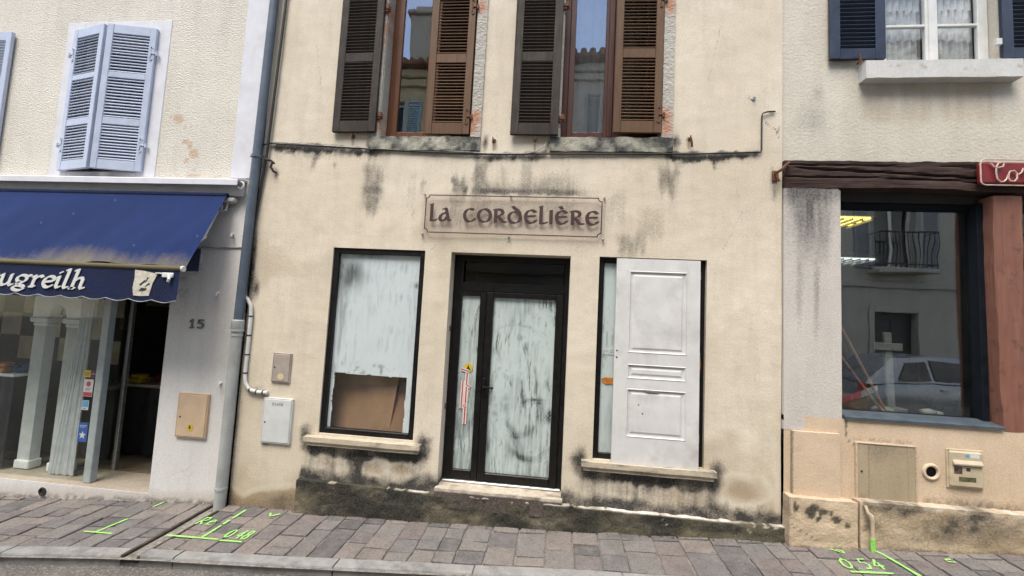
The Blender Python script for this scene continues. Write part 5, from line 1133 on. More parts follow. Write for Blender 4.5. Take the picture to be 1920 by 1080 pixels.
# pipe stub, its foot sprayed green
m_green = paint('fluorescent_green_spray', (.30, .70, .13), .8, .2, 60, .1, 90, 'pos')
t = thing('pipe_stub', 'small salmon painted pipe on the plinth with its foot sprayed green', 'pipe', (2.585, -.16, .17))
MB().tube([(2.545, -.135, .485), (2.55, -.15, .44), (2.572, -.155, .415), (2.583, -.155, .38), (2.585, -.155, .24)], [.011, .011, .018, .014, .013], 10).build('pipe', m_salmon, t, smooth=True, stain=lambda x, y, z: (.3*fbm(x*40, z*40, 7), 0*x, .3+0*x))
mb = MB(); mb.tube([(2.585, -.155, .242), (2.586, -.155, .14)], .0165, 10); mb.build('green_foot', m_green, t, smooth=True)
# red neon sign
m_signred = paint('red_sign_paint', (.2, .016, .022), .45, .12, 8, .04, 60, 'pos', dirt=(.1, .02, .02), dirtamt=.5); m_neon = paint('unlit_neon_tube', (.55, .43, .33), .3, .1, 20, .02, 60)
t = thing('neon_sign', 'red box sign on the timber beam with pale tube script letters', 'sign', (4.2, -.06, 3.16))
SX0, SX1, SZ0, SZ1 = 3.49, 5.05, 3.165, 3.385
mb = MB(); mb.box(SX0+.012, SX1-.012, -.10, -.04, SZ0+.012, SZ1-.012, .02); mb.build('panel', m_signred, t)
def rr_path(x0, x1, z0, z1, r, y): return [(cx+r*math.cos(R(a)), y, cz+r*math.sin(R(a))) for (cx, cz, a0) in ((x1-r, z1-r, 0), (x0+r, z1-r, 90), (x0+r, z0+r, 180), (x1-r, z0+r, 270)) for a in range(a0, a0+91, 15)]
MB().tube(rr_path(SX0, SX1, SZ0, SZ1, .04, -.108), .0055, 8, closed=True).build('border_tube', m_neon, t, smooth=True)
def script(pts, ox): return [(ox+x*.17, -.112-.006*math.sin(i*.4), 3.19+z*.17) for i, (x, z) in enumerate(pts)]
Cc = [(-.22, .95), (-.08, .78), (.1, .72), (.3, .78), (.34, .92), (.26, 1.0), (.12, .95), (.02, .75), (.02, .45), (.08, .15), (.25, .02), (.4, .06), (.52, .2), (.56, .38)]
oo = [(.56, .38), (.62, .55), (.78, .58), (.9, .45), (.9, .2), (.78, .04), (.62, .06), (.54, .22), (.58, .42)]
rr_ = [(.9, .45), (1.0, .4), (1.12, .5), (1.18, .7), (1.24, .62), (1.3, .68), (1.38, .6), (1.34, .3), (1.4, .06), (1.55, .1), (1.66, .3)]
for q in (Cc, oo, rr_): MB().tube(script(q, 3.60), .006, 8).build('letter', m_neon, t, smooth=True)

# ------------------------------------------------------------------ things fixed to the cream house
# engraved plate with the shop name
t = thing('shop_sign', 'clear acrylic sign plate with brown uncial letters above the black door', 'sign', (-.47, -.03, 2.62))
M = Mt('clear_acrylic'); fr = M.schlick(.03); tr = M.n('ShaderNodeBsdfTransparent'); M.put(tr.inputs[0], (.995, .985, .985, 1)); gl = M.n('ShaderNodeBsdfGlossy'); gl.inputs['Roughness'].default_value = .12
df = M.n('ShaderNodeBsdfDiffuse'); M.put(df.inputs[0], (.62, .56, .54)); m1 = M.n('ShaderNodeMixShader'); m1.inputs[0].default_value = .025; M.put(m1.inputs[1], tr.outputs[0]); M.put(m1.inputs[2], df.outputs[0]); ms = M.n('ShaderNodeMixShader'); M.put(ms.inputs[0], fr); M.put(ms.inputs[1], m1.outputs[0]); M.put(ms.inputs[2], gl.outputs[0]); m_acryl = M.out(ms.outputs[0])
MB().box(-1.352, .408, -.030, -.025, 2.612, 3.028, .001).build('plate', m_acryl, t)
m_brownink = paint('brown_lettering', (.05, .02, .018), .55, .12, 30, .02, 90)
bx0, bx1, bz0, bz1, nt_ = -1.315, .372, 2.642, 3.008, .034
corner = lambda cx, cz, a0: [(cx+nt_*math.cos(R(a)), cz+nt_*math.sin(R(a))) for a in a0]
path = corner(bx0, bz0, range(90, -1, -18))+corner(bx1, bz0, range(180, 89, -18))+corner(bx1, bz1, range(270, 179, -18))+corner(bx0, bz1, range(360, 269, -18)); path.append(path[0])
mb = MB()
for i, (p_, q_) in enumerate(zip(path[:-1], path[1:])):
    dx, dz = q_[0]-p_[0], q_[1]-p_[1]; l_ = math.hypot(dx, dz); 
    if l_ < 1e-6: continue
    ux, uz = dx/l_*.003, dz/l_*.003; w = .0048; nx_, nz_ = -dz/l_*w, dx/l_*w
    mb.prism([(p_[0]-ux+nx_, p_[1]-uz+nz_), (p_[0]-ux-nx_, p_[1]-uz-nz_), (q_[0]+ux-nx_, q_[1]+uz-nz_), (q_[0]+ux+nx_, q_[1]+uz+nz_)], -.0322-.0002*(i % 3), -.0302)
mb.build('border', m_brownink, t)
UN = {
 'L': [[(.12, 1.25), (.12, .06)], [(.10, .04), (.5, .04), (.62, .12)], [(.04, 1.25), (.16, 1.27)]],
 'a': [[(.36, .92), (.50, .98), (.62, .9), (.84, .12), (.98, .06)], [(.68, .62), (.4, .62), (.14, .42), (.06, .2), (.2, .04), (.42, .05), (.62, .2), (.72, .36)]],
 'C': [arc(.52, .5, .44, .48, 55, 305, 20)+[(.86, .16), (.95, .26)]],
 'O': [arc(.5, .5, .43, .48, 0, 360, 26)],
 'R': [[(.14, .98), (.14, .02)], [(.02, .96), (.35, .99), (.62, .93), (.74, .76), (.62, .58), (.28, .48)], [(.3, .48), (.52, .3), (.72, .07), (1.0, .04)]],
 'D': [arc(.5, .42, .42, .42, 60, 420, 26), [(.90, .5), (.86, .74), (.70, .94), (.46, 1.10), (.34, 1.22)]],
 'E': [arc(.54, .5, .46, .48, 50, 308, 22)+[(.86, .14), (.95, .24)], [(.12, .52), (.84, .54)], [(.82, .87), (.9, .83)]],
 'I': [[(.45, .98), (.45, .02)], [(.36, .98), (.5, .99)]]}
LET = [('L', -1.264, -1.214+.012), ('a', -1.176, -1.065), ('C', -.935, -.817), ('O', -.801, -.664), ('R', -.640, -.523), ('D', -.507, -.374), ('E', -.347, -.233), ('L', -.204, -.142+.01), ('I', -.119, -.074), ('E', -.053, .057), ('R', .089, .203), ('E', .229, .343)]
for i, (ch, a, b_) in enumerate(LET):
    st_ = list(UN[ch]); w = (b_-a)/({'L': .66, 'I': .9}.get(ch, 1.0))
    if i == 9: st_ = st_+[[(.34, 1.28), (.54, 1.12)]]
    letter(MB(), st_, a, 2.752, w, .131, -.0322, .031, 18, .010, 0, .00015, .0018).build('letter', m_brownink, t)
for (xx, zz) in ((-1.338, 3.016), (-.49, 3.02), (.394, 3.016), (-1.338, 2.624), (-.49, 2.622), (.394, 2.624)):
    MB().disc((xx, -.002, zz), .009, (0, -1, 0), .034, 12, .003).build('standoff', m_steel, t, smooth=True)

# loose white panelled door standing on the right sill
m_wdoor = paint('white_door_paint', (.60, .59, .575), .5, .05, 5, .06, 40, 'obj', dirt=(.30, .285, .26), dirtamt=.6)
t = thing('panel_door', 'white panelled interior door propped on the sill against the right shop window', 'door', (.53, -.045, .6235))
DW, DH, DT = .742, 1.832, .036; lean = .02
PAN = [(.118, .628, .232, .655), (.118, .628, .742, .872), (.118, .628, .972, 1.718)]
mb = MB(); xs_ = [0, .118, .628, DW]; zs_ = [0]+[q for p_ in PAN for q in p_[2:]]+[DH]
for j in range(len(zs_)-1):
    for i in range(3):
        if i == 1 and j % 2 == 1: continue
        mb.box(xs_[i]+(.0002 if i else 0), xs_[i+1]-(.0002 if i < 2 else 0), 0, DT, zs_[j]+(.0002 if j else 0), zs_[j+1]-(.0002 if j < len(zs_)-2 else 0))
sl = lambda o: setattr(o, 'rotation_euler', (-lean, 0, 0)) or o
sl(mb.build('frame', m_wdoor, t, local=True))
for (a, b_, z0, z1) in PAN:
    mb = MB(); e = [(0, .0), (.006, -.004), (.014, .010), (.030, .012), (.048, .004)]    # moulded rim then raised field
    rings = [[(a+d, y, z0+d), (b_-d, y, z0+d), (b_-d, y, z1-d), (a+d, y, z1-d)] for d, y in e]; vs = [v for r_ in rings for v in r_]
    fs = [(4*k+i, 4*k+(i+1) % 4, 4*k+4+(i+1) % 4, 4*k+4+i) for k in range(len(e)-1) for i in range(4)]+[tuple(4*(len(e)-1)+i for i in range(4))]
    bk = len(vs); vs += [(a, DT-.004, z0), (b_, DT-.004, z0), (b_, DT-.004, z1), (a, DT-.004, z1)]; fs += [(bk, bk+1, bk+2, bk+3)]+[(i, (i+1) % 4, bk+(i+1) % 4, bk+i) for i in range(4)]
    sl(mb.add(vs, fs).build('panel', m_wdoor, t, local=True))
for (xx, zz) in ((.022, .985), (.022, .925)): sl(MB().disc((xx, .0005, zz), .008, (0, -1, 0), .002, 12).build('bolt_hole', m_ink, t, local=True))
for (xx, zz, r) in ((.225, .515, .010), (.262, .44, .011), (.505, .365, .005)):
    mb = MB(); mb.blob((xx, .006, zz), r, (1, .35, 1.2), int(xx*100), .3, 1); sl(mb.build('chip', paint('brown_chip', (.07, .03, .02), .8, .2), t, local=True))
sl(MB().prism([(.27, .652), (.40, .648), (.39, .636), (.30, .634)], -.0058, -.002).build('scuff', paint('grey_scuff', (.22, .21, .19), .8, .3), t, local=True))
for zz in (.22, .93, 1.66): sl(MB().box(DW-.001, DW+.006, .006, .026, zz, zz+.075, .002).build('hinge', m_steel, t, local=True))
MB().add([], []) 

# lettering and smears on the right window glass, orange rag on the frame
t = thing('window_lettering', 'white letters ma on the glass strip left of the loose door', 'lettering', (.49, .058, 1.56))
letter(MB(), [[(.0, .9), (.1, 1.0), (.12, 0)], [(.12, .6), (.3, .95), (.44, .9), (.46, 0)], [(.46, .6), (.64, .95), (.78, .9), (.8, 0)]], .432, 1.565, .068, .050, .0585, .010, 20, .004, 0, .00005, .001).build('letter', m_sw, t)
letter(MB(), [arc(.3, .3, .25, .28, 0, 360, 12), [(.1, .9), (.35, 1.0), (.56, .8), (.58, 0), (.7, 0)]], .495, 1.565, .068, .050, .0585, .010, 20, .004, 0, .00005, .001).build('letter', m_sw, t)
m_orange = paint('orange_paper', (.5, .17, .02), .7, .2, 20, .1, 60)
o = MB().prism([(.432, 1.335), (.46, 1.352), (.55, 1.35), (.55, 1.30), (.47, 1.29), (.44, 1.31)], .0572, .0592).build('paper_strip', m_orange); setp(o, 'orange paper strip stuck on the glass left of the loose door', 'paper')
mb = MB(); mb.tube([(1.285, .034, 1.60), (1.288, .028, 1.52), (1.282, .030, 1.44), (1.276, .034, 1.38)], [.008, .013, .011, .005], 8); setp(mb.build('rag', m_orange, smooth=True), 'orange rag stuck in the right edge of the black window frame', 'rag')

# warning tape and round sticker on the side light
m_tape_r = paint('red_tape', (.5, .05, .03), .5, .1); m_tape_w = paint('white_tape', (.65, .62, .6), .5, .06)
t = thing('warning_tape', 'red and white warning tape stuck on the door side light', 'tape', (-.86, .178, .85))
def tape(pts, w=.014):
    for k, (off, m_) in enumerate(((-.5, m_tape_w), (.5, m_tape_r), (1.5, m_tape_w))):
        mb = MB()
        for (p_, q_) in zip(pts[:-1], pts[1:]):
            dx, dz = q_[0]-p_[0], q_[1]-p_[1]; l_ = math.hypot(dx, dz); nx_, nz_ = -dz/l_, dx/l_
            c0, c1 = (off-.5)*w, (off+.5)*w
            mb.prism([(p_[0]+nx_*c0, p_[1]+nz_*c0), (p_[0]+nx_*c1, p_[1]+nz_*c1), (q_[0]+nx_*c1, q_[1]+nz_*c1), (q_[0]+nx_*c0, q_[1]+nz_*c0)], tape.y-.0006, tape.y)
        mb.build('strip', m_, t); 
    tape.y -= .0009
tape.y = .1772
tape([(-.858, 1.30), (-.862, .80)], .013); tape([(-.895, 1.215), (-.90, .95)], .012); tape([(-.81, 1.165), (-.85, 1.185)], .010); tape([(-.915, 1.325), (-.84, 1.305)], .011); tape([(-.875, .975), (-.845, .985)], .01)
t = thing('round_sticker', 'round yellow and black sticker above the tape on the side light', 'sticker', (-.845, .176, 1.37)); MB().disc((-.845, .1775, 1.345), .044, (0, -1, 0), .001, 24).build('disc', m_sy, t); MB().prism([(-.875, 1.325), (-.815, 1.325), (-.83, 1.34), (-.845, 1.375), (-.86, 1.34)], .1758, .1764).build('symbol', m_ink, t)

# cardboard leaning behind the clear patch of the left window
m_cardb = paint('cardboard', (.34, .20, .115), .85, .10, 5, .1, 60, 'obj', dirt=(.12, .06, .03), dirtamt=.4); m_cardb2 = paint('darker_cardboard', (.26, .145, .085), .85, .10, 5, .1, 60, 'obj')
def sheet(pts, th, name, lab, m_):
    a = [Vector(p_) for p_ in pts]; nrm = (a[1]-a[0]).cross(a[2]-a[0]).normalized()*th; mb = MB(); k = len(a)
    mb.add(a+[q+nrm for q in a], [tuple(range(k)), tuple(range(2*k-1, k-1, -1))]+[(i, (i+1) % k, k+(i+1) % k, k+i) for i in range(k)])
    return setp(mb.build(name, m_), lab, 'cardboard', 'cardboard in the left window')
MB().box(-2.235, -1.305, .082, .60, .60, .655).build('window_shelf', m_dark, HC)
sheet([(-2.26, .20, .657), (-1.58, .11, .657), (-1.52, .15, 1.30), (-2.22, .26, 1.30)], .006, 'cardboard_sheet', 'broad brown cardboard sheet leaning inside the left shop window', m_cardb)
sheet([(-1.66, .10, .657), (-1.30, .10, .657), (-1.30, .24, 1.16), (-1.52, .22, 1.16)], .006, 'cardboard_sheet', 'narrower folded cardboard at the right of the clear window patch', m_cardb2)

# meter boxes, conduit, cables, hooks
def wall_box(label, x0, x1, z0, z1, m_, lock, sticker=None, y0=-.03, cat='meter box', group=None, text=False, rim=.010):
    t = thing('meter_box', label, cat, ((x0+x1)/2, y0, z0), 0, group)
    frame_rect(MB(), x0, x1, z0, z1, rim, y0+.004, .012, .003).build('frame', m_, t)
    MB().box(x0+rim+.0015, x1-rim-.0015, y0, .01, z0+rim+.0015, z1-rim-.0015, .004).build('door', m_, t)
    MB().disc((x0+lock[0], y0-.0005, z0+lock[1]), .008, (0, -1, 0), .003, 12).build('lock', m_ink, t)
    if sticker: MB().disc((x0+sticker[0], y0-.0003, z0+sticker[1]), sticker[2], (0, -1, 0), .0014, 24).build('sticker', sticker[3], t)
    return t
m_boxgrey = paint('pinkish_grey_box', (.36, .31, .27), .6, .07, 10, .05, 60, 'pos', dirt=(.25, .2, .16), dirtamt=.5)
m_boxwhite = paint('white_meter_box', (.58, .585, .58), .5, .04, 10, .03, 60, 'pos', dirt=(.45, .43, .38), dirtamt=.3)
m_boxbeige = paint('beige_meter_box', (.56, .41, .275), .55, .05, 10, .03, 60, 'pos', dirt=(.42, .32, .2), dirtamt=.3)
m_crm = paint('cream_sticker', (.6, .5, .3), .6, .06)
wall_box('small pinkish grey meter box above the white one', -2.765, -2.572, 1.105, 1.395, m_boxgrey, (.03, .15), (.10, .06, .032, m_crm), -.022)
t = wall_box('white meter box low on the cream wall beside the downpipe', -2.815, -2.512, .525, .958, m_boxwhite, (.035, .2), None, -.030)
for k in range(5): MB().box(-2.72+k*.024, -2.72+k*.024+.016, -.0316, -.0302, .888+.004*(k % 2), .918-.003*(k % 3)).build('faded_mark', paint('faded_print', (.3, .31, .31), .6, .2), t)
t = wall_box('beige meter box with a round yellow sticker on the white wall', -3.725, -3.395, .51, .945, m_boxbeige, (.045, .2), (.165, .10, .034, m_sy), -.034)
MB().prism([(-3.575, .60), (-3.55, .60), (-3.558, .622), (-3.552, .622), (-3.566, .64)], -.0362, -.0356).build('mark', m_ink, t)

t = thing('conduit', 'white plastic conduit running down beside the downpipe and turning right', 'conduit', (-3.03, -.02, 1.0))
pts = [(-3.125, -.03, 1.94), (-3.085, -.028, 1.905), (-3.05, -.025, 1.85), (-3.038, -.024, 1.76), (-3.036, -.024, 1.5), (-3.04, -.024, 1.17), (-3.03, -.024, 1.09), (-2.995, -.024, 1.035), (-2.95, -.024, 1.012), (-2.88, -.024, 1.002), (-2.785, -.024, 1.003)]
MB().tube(pts, .0185, 10).build('pipe', m_whiteplastic, t, smooth=True)
for (x, z, h) in ((-3.037, 1.74, 1), (-3.036, 1.55, 1), (-3.037, 1.36, 1), (-3.039, 1.18, 1), (-2.97, 1.02, 0), (-2.90, 1.004, 0), (-2.83, 1.003, 0)):
    mb = MB(); mb.tube([(x, -.024, z-.006), (x, -.024, z+.006)] if h else [(x-.006, -.024, z), (x+.006, -.024, z)], .0215, 10); mb.build('clip', m_blackcable, t, smooth=True)
DPX = lambda z: np.interp(z, [-.1, 1.7, 5.1, 6.4], [-3.14, -3.135, -3.084, -3.065])
t = thing('downpipe', 'rain downpipe between the houses, blue grey above and pale below', 'downpipe', (-3.14, -.06, -.1))
m_dp = paint('blue_grey_pipe', (.075, .10, .135), .5, .1, 6, .05, 40, 'pos', dirt=(.16, .18, .2), dirtamt=.4); m_dp2 = paint('pale_grey_pipe', (.36, .37, .36), .6, .08, 6, .06, 40, 'pos', dirt=(.22, .2, .17), dirtamt=.5)
MB().tube([(float(DPX(z)), -.066, z) for z in np.linspace(1.66, 6.25, 20)], .043, 16).build('upper_pipe', m_dp, t, smooth=True)
MB().tube([(float(DPX(z)), -.066, z) for z in np.linspace(-.14, 1.60, 12)], .050, 16).build('lower_pipe', m_dp2, t, smooth=True)
mb = MB(); mb.tube([(-3.135, -.066, 1.59), (-3.135, -.066, 1.60), (-3.135, -.066, 1.69), (-3.135, -.066, 1.70)], [.052, .058, .058, .05], 16); mb.tube([(-3.135, -.066, 1.585), (-3.135, -.066, 1.605)], .062, 16); mb.build('collar', m_dp2, t, smooth=True)
for z, m_ in ((3.36, m_dp), (.08, m_dp2), (5.3, m_dp), (1.55, m_dp2)):
    x = float(DPX(z)); mb = MB(); mb.tube([(x, -.066, z-.012), (x, -.066, z+.012)], .052 if z > 1.7 else .056, 16); mb.tube([(x-.05, -.04, z), (x-.055, .0, z)], .008, 6); mb.tube([(x-.07, -.07, z), (x-.045, -.07, z)], .006, 6); mb.build('bracket', m_, t, smooth=True)
mb = MB(); z0 = [(-2.965, 6.2), (-2.98, 5.1), (-3.005, 4.2), (-3.03, 3.41), (-3.065, 3.0), (-3.095, 2.62), (-3.105, 2.3), (-3.105, 2.03)]
setp(mb.tube([(x, -.03, z) for x, z in z0], .0125, 8).build('cable', m_blackcable, smooth=True), 'thick black cable hanging down along the downpipe', 'cable')
cp = [(x, -.020-.002*math.sin(i*2.1), z) for i, (x, z) in enumerate([(float(q), float(cable_z(q))) for q in np.linspace(-3.08, 1.775, 60)])]+[(1.782, -.02, 3.49), (1.782, -.02, 3.80), (1.79, -.02, 3.835), (1.83, -.02, 3.85), (1.90, -.018, 3.855)]
setp(MB().tube(cp, .0068, 6).build('cable', m_blackcable, smooth=True), 'long black cable stapled across the cream facade below the upper windows', 'cable')
cp = [(float(q), -.022-.004*math.sin(q*5), float(cable_z(q))+.011+.006*math.sin(q*3.7)) for q in np.linspace(-3.05, -.40, 50)]+[(-.34, -.03, 3.437), (-.26, -.03, 3.46), (-.20, -.03, 3.50), (-.175, -.028, 3.53), (-.18, -.026, 3.555)]
setp(MB().tube(cp, .0045, 6).build('cable', m_palecable, smooth=True), 'thin pale cable beside the black one, its end curling up under the sill', 'cable')
for i, (x, z, kind, w_) in enumerate(((-2.13, 3.605, 0, 'below the dark left shutter of the left upper window'), (-.69, 3.57, 1, 'between the two upper window sills, nearer the left sill'), (-.285, 3.575, 0, 'just left of the right upper sill'), (1.152, 3.595, 2, 'right of the right upper sill'))):
    mb = MB(); mb.tube([(x, .0, z), (x, -.045, z)], .007, 6); mb.tube([(x, -.045, z-.028), (x, -.045, z+.018)], .006, 6); mb.box(x-.012, x+.012, -.006, .002, z-.018, z+.018, .002)
    if kind == 2: mb.tube([(x, -.045, z), (x+.012, -.04, z-.05), (x+.018, -.03, z-.085)], .011, 6)
    if kind == 1: mb.tube([(x+.02, .0, z), (x+.02, -.03, z), (x+.02, -.034, z-.03)], .006, 6)
    setp(mb.build('shutter_hook', m_rust, smooth=True), f'rusty iron shutter hook {w_}', 'hook', 'rusty shutter hooks')
m_blackiron = paint('black_rusty_iron', (.03, .018, .014), .8, .3, 40, .4, 120)
mb = MB(); mb.tube([(-3.06, -.03, 3.375), (-3.02, -.045, 3.34), (-2.96, -.05, 3.325), (-2.93, -.04, 3.30)], .012, 8); mb.tube([(-2.95, -.045, 3.325), (-2.96, -.05, 3.26), (-2.93, -.04, 3.215)], .012, 8); mb.tube([(-2.935, -.04, 3.22), (-2.93, .0, 3.22)], .01, 6)
setp(mb.build('iron_bracket', m_blackiron, smooth=True), 'rusty black iron bracket holding the cable by the downpipe', 'bracket', 'iron brackets')
mb = MB(); mb.tube([(1.90, .0, 3.27), (1.90, -.06, 3.27), (1.93, -.075, 3.29), (1.97, -.07, 3.335), (2.0, -.065, 3.36)], .013, 8); mb.tube([(1.90, -.05, 3.27), (1.905, -.055, 3.21), (1.92, -.05, 3.19)], .012, 8); mb.box(1.88, 1.925, -.02, .002, 3.2, 3.3, .004)
setp(mb.build('iron_bracket', m_rust, smooth=True), 'rusty iron bracket beside the end of the timber beam', 'bracket', 'iron brackets')
mb = MB(); mb.disc((1.715, .002, 3.985), .022, (0, -1, 0), .012, 14, .004); mb.tube([(1.715, -.01, 3.985), (1.718, -.035, 3.98)], .006, 6); setp(mb.build('wall_anchor', m_steel, smooth=True), 'small metal wall anchor high at the right of the cream wall', 'anchor')
mb = MB(); mb.tube([(2.60, -.01, 4.30), (2.60, -.055, 4.30)], .008, 6); mb.tube([(2.60, -.055, 4.27), (2.595, -.06, 4.33), (2.585, -.058, 4.375)], .009, 6); setp(mb.build('shutter_catch', m_rust, smooth=True), 'rusty shutter catch under the navy shutter', 'catch')
# small fittings on the white wall
mb = MB(); mb.tube([(-3.66, -.012, 2.425), (-3.5, -.012, 2.418), (-3.35, -.012, 2.424), (-3.20, -.012, 2.43)], .007, 6); setp(mb.build('cable', m_palecable, smooth=True), 'short pale cable across the white wall right of the awning', 'cable')
for (x, z, lab) in ((-3.43, 1.955, 'white plastic wall hook above the house number'), (-3.30, 1.055, 'white plastic wall tap below the house number beside the downpipe'), (-3.33, 2.56, 'small white peg on the wall near the awning end')):
    mb = MB(); mb.box(x-.03, x+.012, -.02, .0, z-.012, z+.018, .004); mb.tube([(x, -.018, z), (x+.015, -.05, z-.004), (x+.018, -.052, z-.03)], .010, 8); setp(mb.build('wall_fitting', m_whiteplastic, smooth=True), lab, 'fitting', 'white fittings')
bp = thing('blue_plaque', 'dark blue panel on the white wall behind the awning end', 'panel', (-3.76, -.01, 2.17)); MB().box(-3.93, -3.655, -.022, -.002, 2.165, 2.40, .004).build('board', paint('dull_blue_board', (.05, .065, .14), .6, .1, 8, .04, 50, 'pos'), bp); MB().box(-3.662, -3.650, -.026, -.001, 2.160, 2.405, .003).build('edge', m_palecable, bp)
t = thing('house_number', 'grey metal house number 15 on the white wall', 'house number', (-3.63, -.01, 1.59)); m_num = paint('tarnished_metal', (.13, .13, .145), .5, .35, 40, .1, 90)
letter(MB(), [[(.15, .75), (.4, 1.0), (.4, 0)], [(.2, .02), (.6, .02)]], -3.715, 1.59, .085, .085, -.014, .016, 15, .011, 0, .0002, .010).build('digit', m_num, t)
letter(MB(), [[(.75, .98), (.25, .98), (.2, .58)], [(.2, .58), (.5, .64), (.75, .45), (.72, .15), (.45, .02), (.15, .1)]], -3.63, 1.59, .095, .085, -.014, .016, 15, .011, 0, .0002, .010).build('digit', m_num, t)
mb = MB(); 
setp(MB().prism([(-5.215, -.20), (-5.09, -.20), (-5.09, -.11), (-5.215, -.115)], -.0062, -.0035).add([], []).build('drain_outlet', [m_smoothwhite], stain=lambda x, y, z: (.2+0*x, 0*x, 0*x)), 'small drain outlet at the foot of the white wall', 'outlet')
mb = MB(); mb.tube([(-5.145+.035*math.cos(R(a)), -.012, -.155+.035*math.sin(R(a))) for a in range(0, 360, 24)], .009, 6, closed=True); mb.disc((-5.145, -.0065, -.155), .035, (0, -1, 0), .003, 18); setp(mb.build('drain_pipe_end', m_blackiron, smooth=True), 'dark pipe end in the drain outlet below the left shop pane', 'pipe')

# ------------------------------------------------------------------ fluorescent survey marks sprayed on the paving
DIG = {'0': [arc(.4, .5, .34, .46, 0, 360, 14)], '4': [[(.6, 1.0), (.1, .35), (.85, .35)], [(.6, .7), (.58, 0)]], '8': [arc(.4, .74, .26, .25, -90, 270, 12)+[], arc(.4, .25, .32, .26, 90, 450, 12)], '5': [[(.8, 1), (.25, 1), (.2, .58), (.5, .62), (.75, .42), (.6, .08), (.2, .05)]], '.': [[(.1, .0), (.16, .06)]], 'R': [[(.1, 0), (.12, 1)], [(.0, .95), (.5, 1.0), (.65, .78), (.5, .55), (.15, .5), (.7, .0)]], 'e': [[(.1, .38), (.6, .45), (.5, .7), (.25, .7), (.08, .4), (.2, .05), (.6, .08)]]}
M = Mt('sprayed_green_paint'); r, g, b = M.attr('cover'); p = M.pos(); fn_ = M.noise(p, 120, 3, .8); big = M.noise(p, 14, 4, .7)
al = M.ramp(M.mth('ADD', r, M.mth('ADD', M.mth('MULTIPLY', M.mth('SUBTRACT', fn_, .5), 1.3), M.mth('MULTIPLY', M.mth('SUBTRACT', big, .5), .9))), (.22, 0.0), (.62, .92))
tr = M.n('ShaderNodeBsdfTransparent'); ms = M.n('ShaderNodeMixShader'); M.put(ms.inputs[0], al); M.put(ms.inputs[1], tr.outputs[0]); M.put(ms.inputs[2], M.bsdf(M.mix((.22, .55, .10), (.42, .82, .22), fn_), .85, None, 0, .2)); m_spray = M.out(ms.outputs[0])
def spray(label, strokes, w=.016):
    mb = MB(); k = 0; rs = random.Random(len(label)); cov = []
    for st_ in strokes:
        q = []
        for (p0, p1) in zip(st_[:-1], st_[1:]):
            n = max(1, int(math.hypot(p1[0]-p0[0], p1[1]-p0[1])/.03)); q += [(p0[0]+(p1[0]-p0[0])*i/n, p0[1]+(p1[1]-p0[1])*i/n) for i in range(n)]
        q.append(st_[-1]); n = len(q); rows = [[], [], [], [], []]
        for i, (x, y) in enumerate(q):
            a = q[max(0, i-1)]; b_ = q[min(len(q)-1, i+1)]; dx, dy = b_[0]-a[0], b_[1]-a[1]; l_ = math.hypot(dx, dy) or 1; ww = w*rs.uniform(.58, .85)
            z = float(ground(x, y))+.0095+.0002*k
            for r_, o_ in enumerate((-1, -.4, 0, .4, 1)): rows[r_].append((x-dy/l_*ww*o_, y+dx/l_*ww*o_, z))
        mb.add([v for r_ in rows for v in r_], [(r_*n+i, r_*n+i+1, (r_+1)*n+i+1, (r_+1)*n+i) for r_ in range(4) for i in range(n-1)]); cov += [0]*n+[.85]*n+[1]*n+[.85]*n+[0]*n; k += 1
    o = mb.build('spray_mark', m_spray, recalc=False); put_attr(o.data, 'cover', (np.array(cov),))
    return setp(o, label, 'paint mark', 'green survey marks on the paving')
def ptext(s, x, y, sx, sy, slant=.15):
    out = []
    for ch in s:
        for st_ in DIG[ch]: out.append([(x+(a+slant*b_)*sx, y+b_*sy) for a, b_ in st_])
        x += sx*(.45 if ch == '.' else 1.05)
    return out
spray('green upside down T sprayed on the paving left of the drain channel', [[(-3.785, -.36), (-3.825, -.60)], [(-3.945, -.595), (-3.65, -.612)]], .018)
spray('short green dash sprayed by the white wall', [[(-3.77, -.02), (-3.785, -.12)]], .018)
spray('green long sprayed T between drain channel and plinth', [[(-2.85, -.085), (-2.852, -.25)], [(-2.853, -.28), (-2.853, -.36)], [(-2.853, -.38), (-2.856, -.585)], [(-3.17, -.595), (-2.70, -.59)], [(-2.68, -.60), (-2.49, -.595)]], .020)
spray('green letters Re sprayed beside the long T', ptext('Re', -3.10, -.39, .085, .12), .016)
spray('green number 0.48 sprayed at the foot of the long T', ptext('0.48', -2.70, -.555, .062, .13), .013)
spray('green small v sprayed in front of the cream wall corner', [[(-2.585, -.105), (-2.55, -.16), (-2.49, -.105)]], .018)
spray('green line running from the pipe stub to the kerb', [[(2.60, -.15), (2.625, -.20), (2.66, -.36), (2.70, -.60)]], .026)
spray('green arrow tick sprayed in front of the salmon plinth', [[(2.27, -.145), (2.345, -.20), (2.35, -.165), (2.31, -.15)]], .015)
spray('green number 0.54 sprayed on the paving at the right', ptext('0.54', 2.225, -.41, .085, .13), .015)
spray('green underline below the number 0.54', [[(2.235, -.45), (2.52, -.455)]], .020)
spray('faint green c sprayed at the right edge of the paving', [[(3.08, -.235), (3.04, -.24), (3.035, -.27), (3.085, -.275)]], .014)
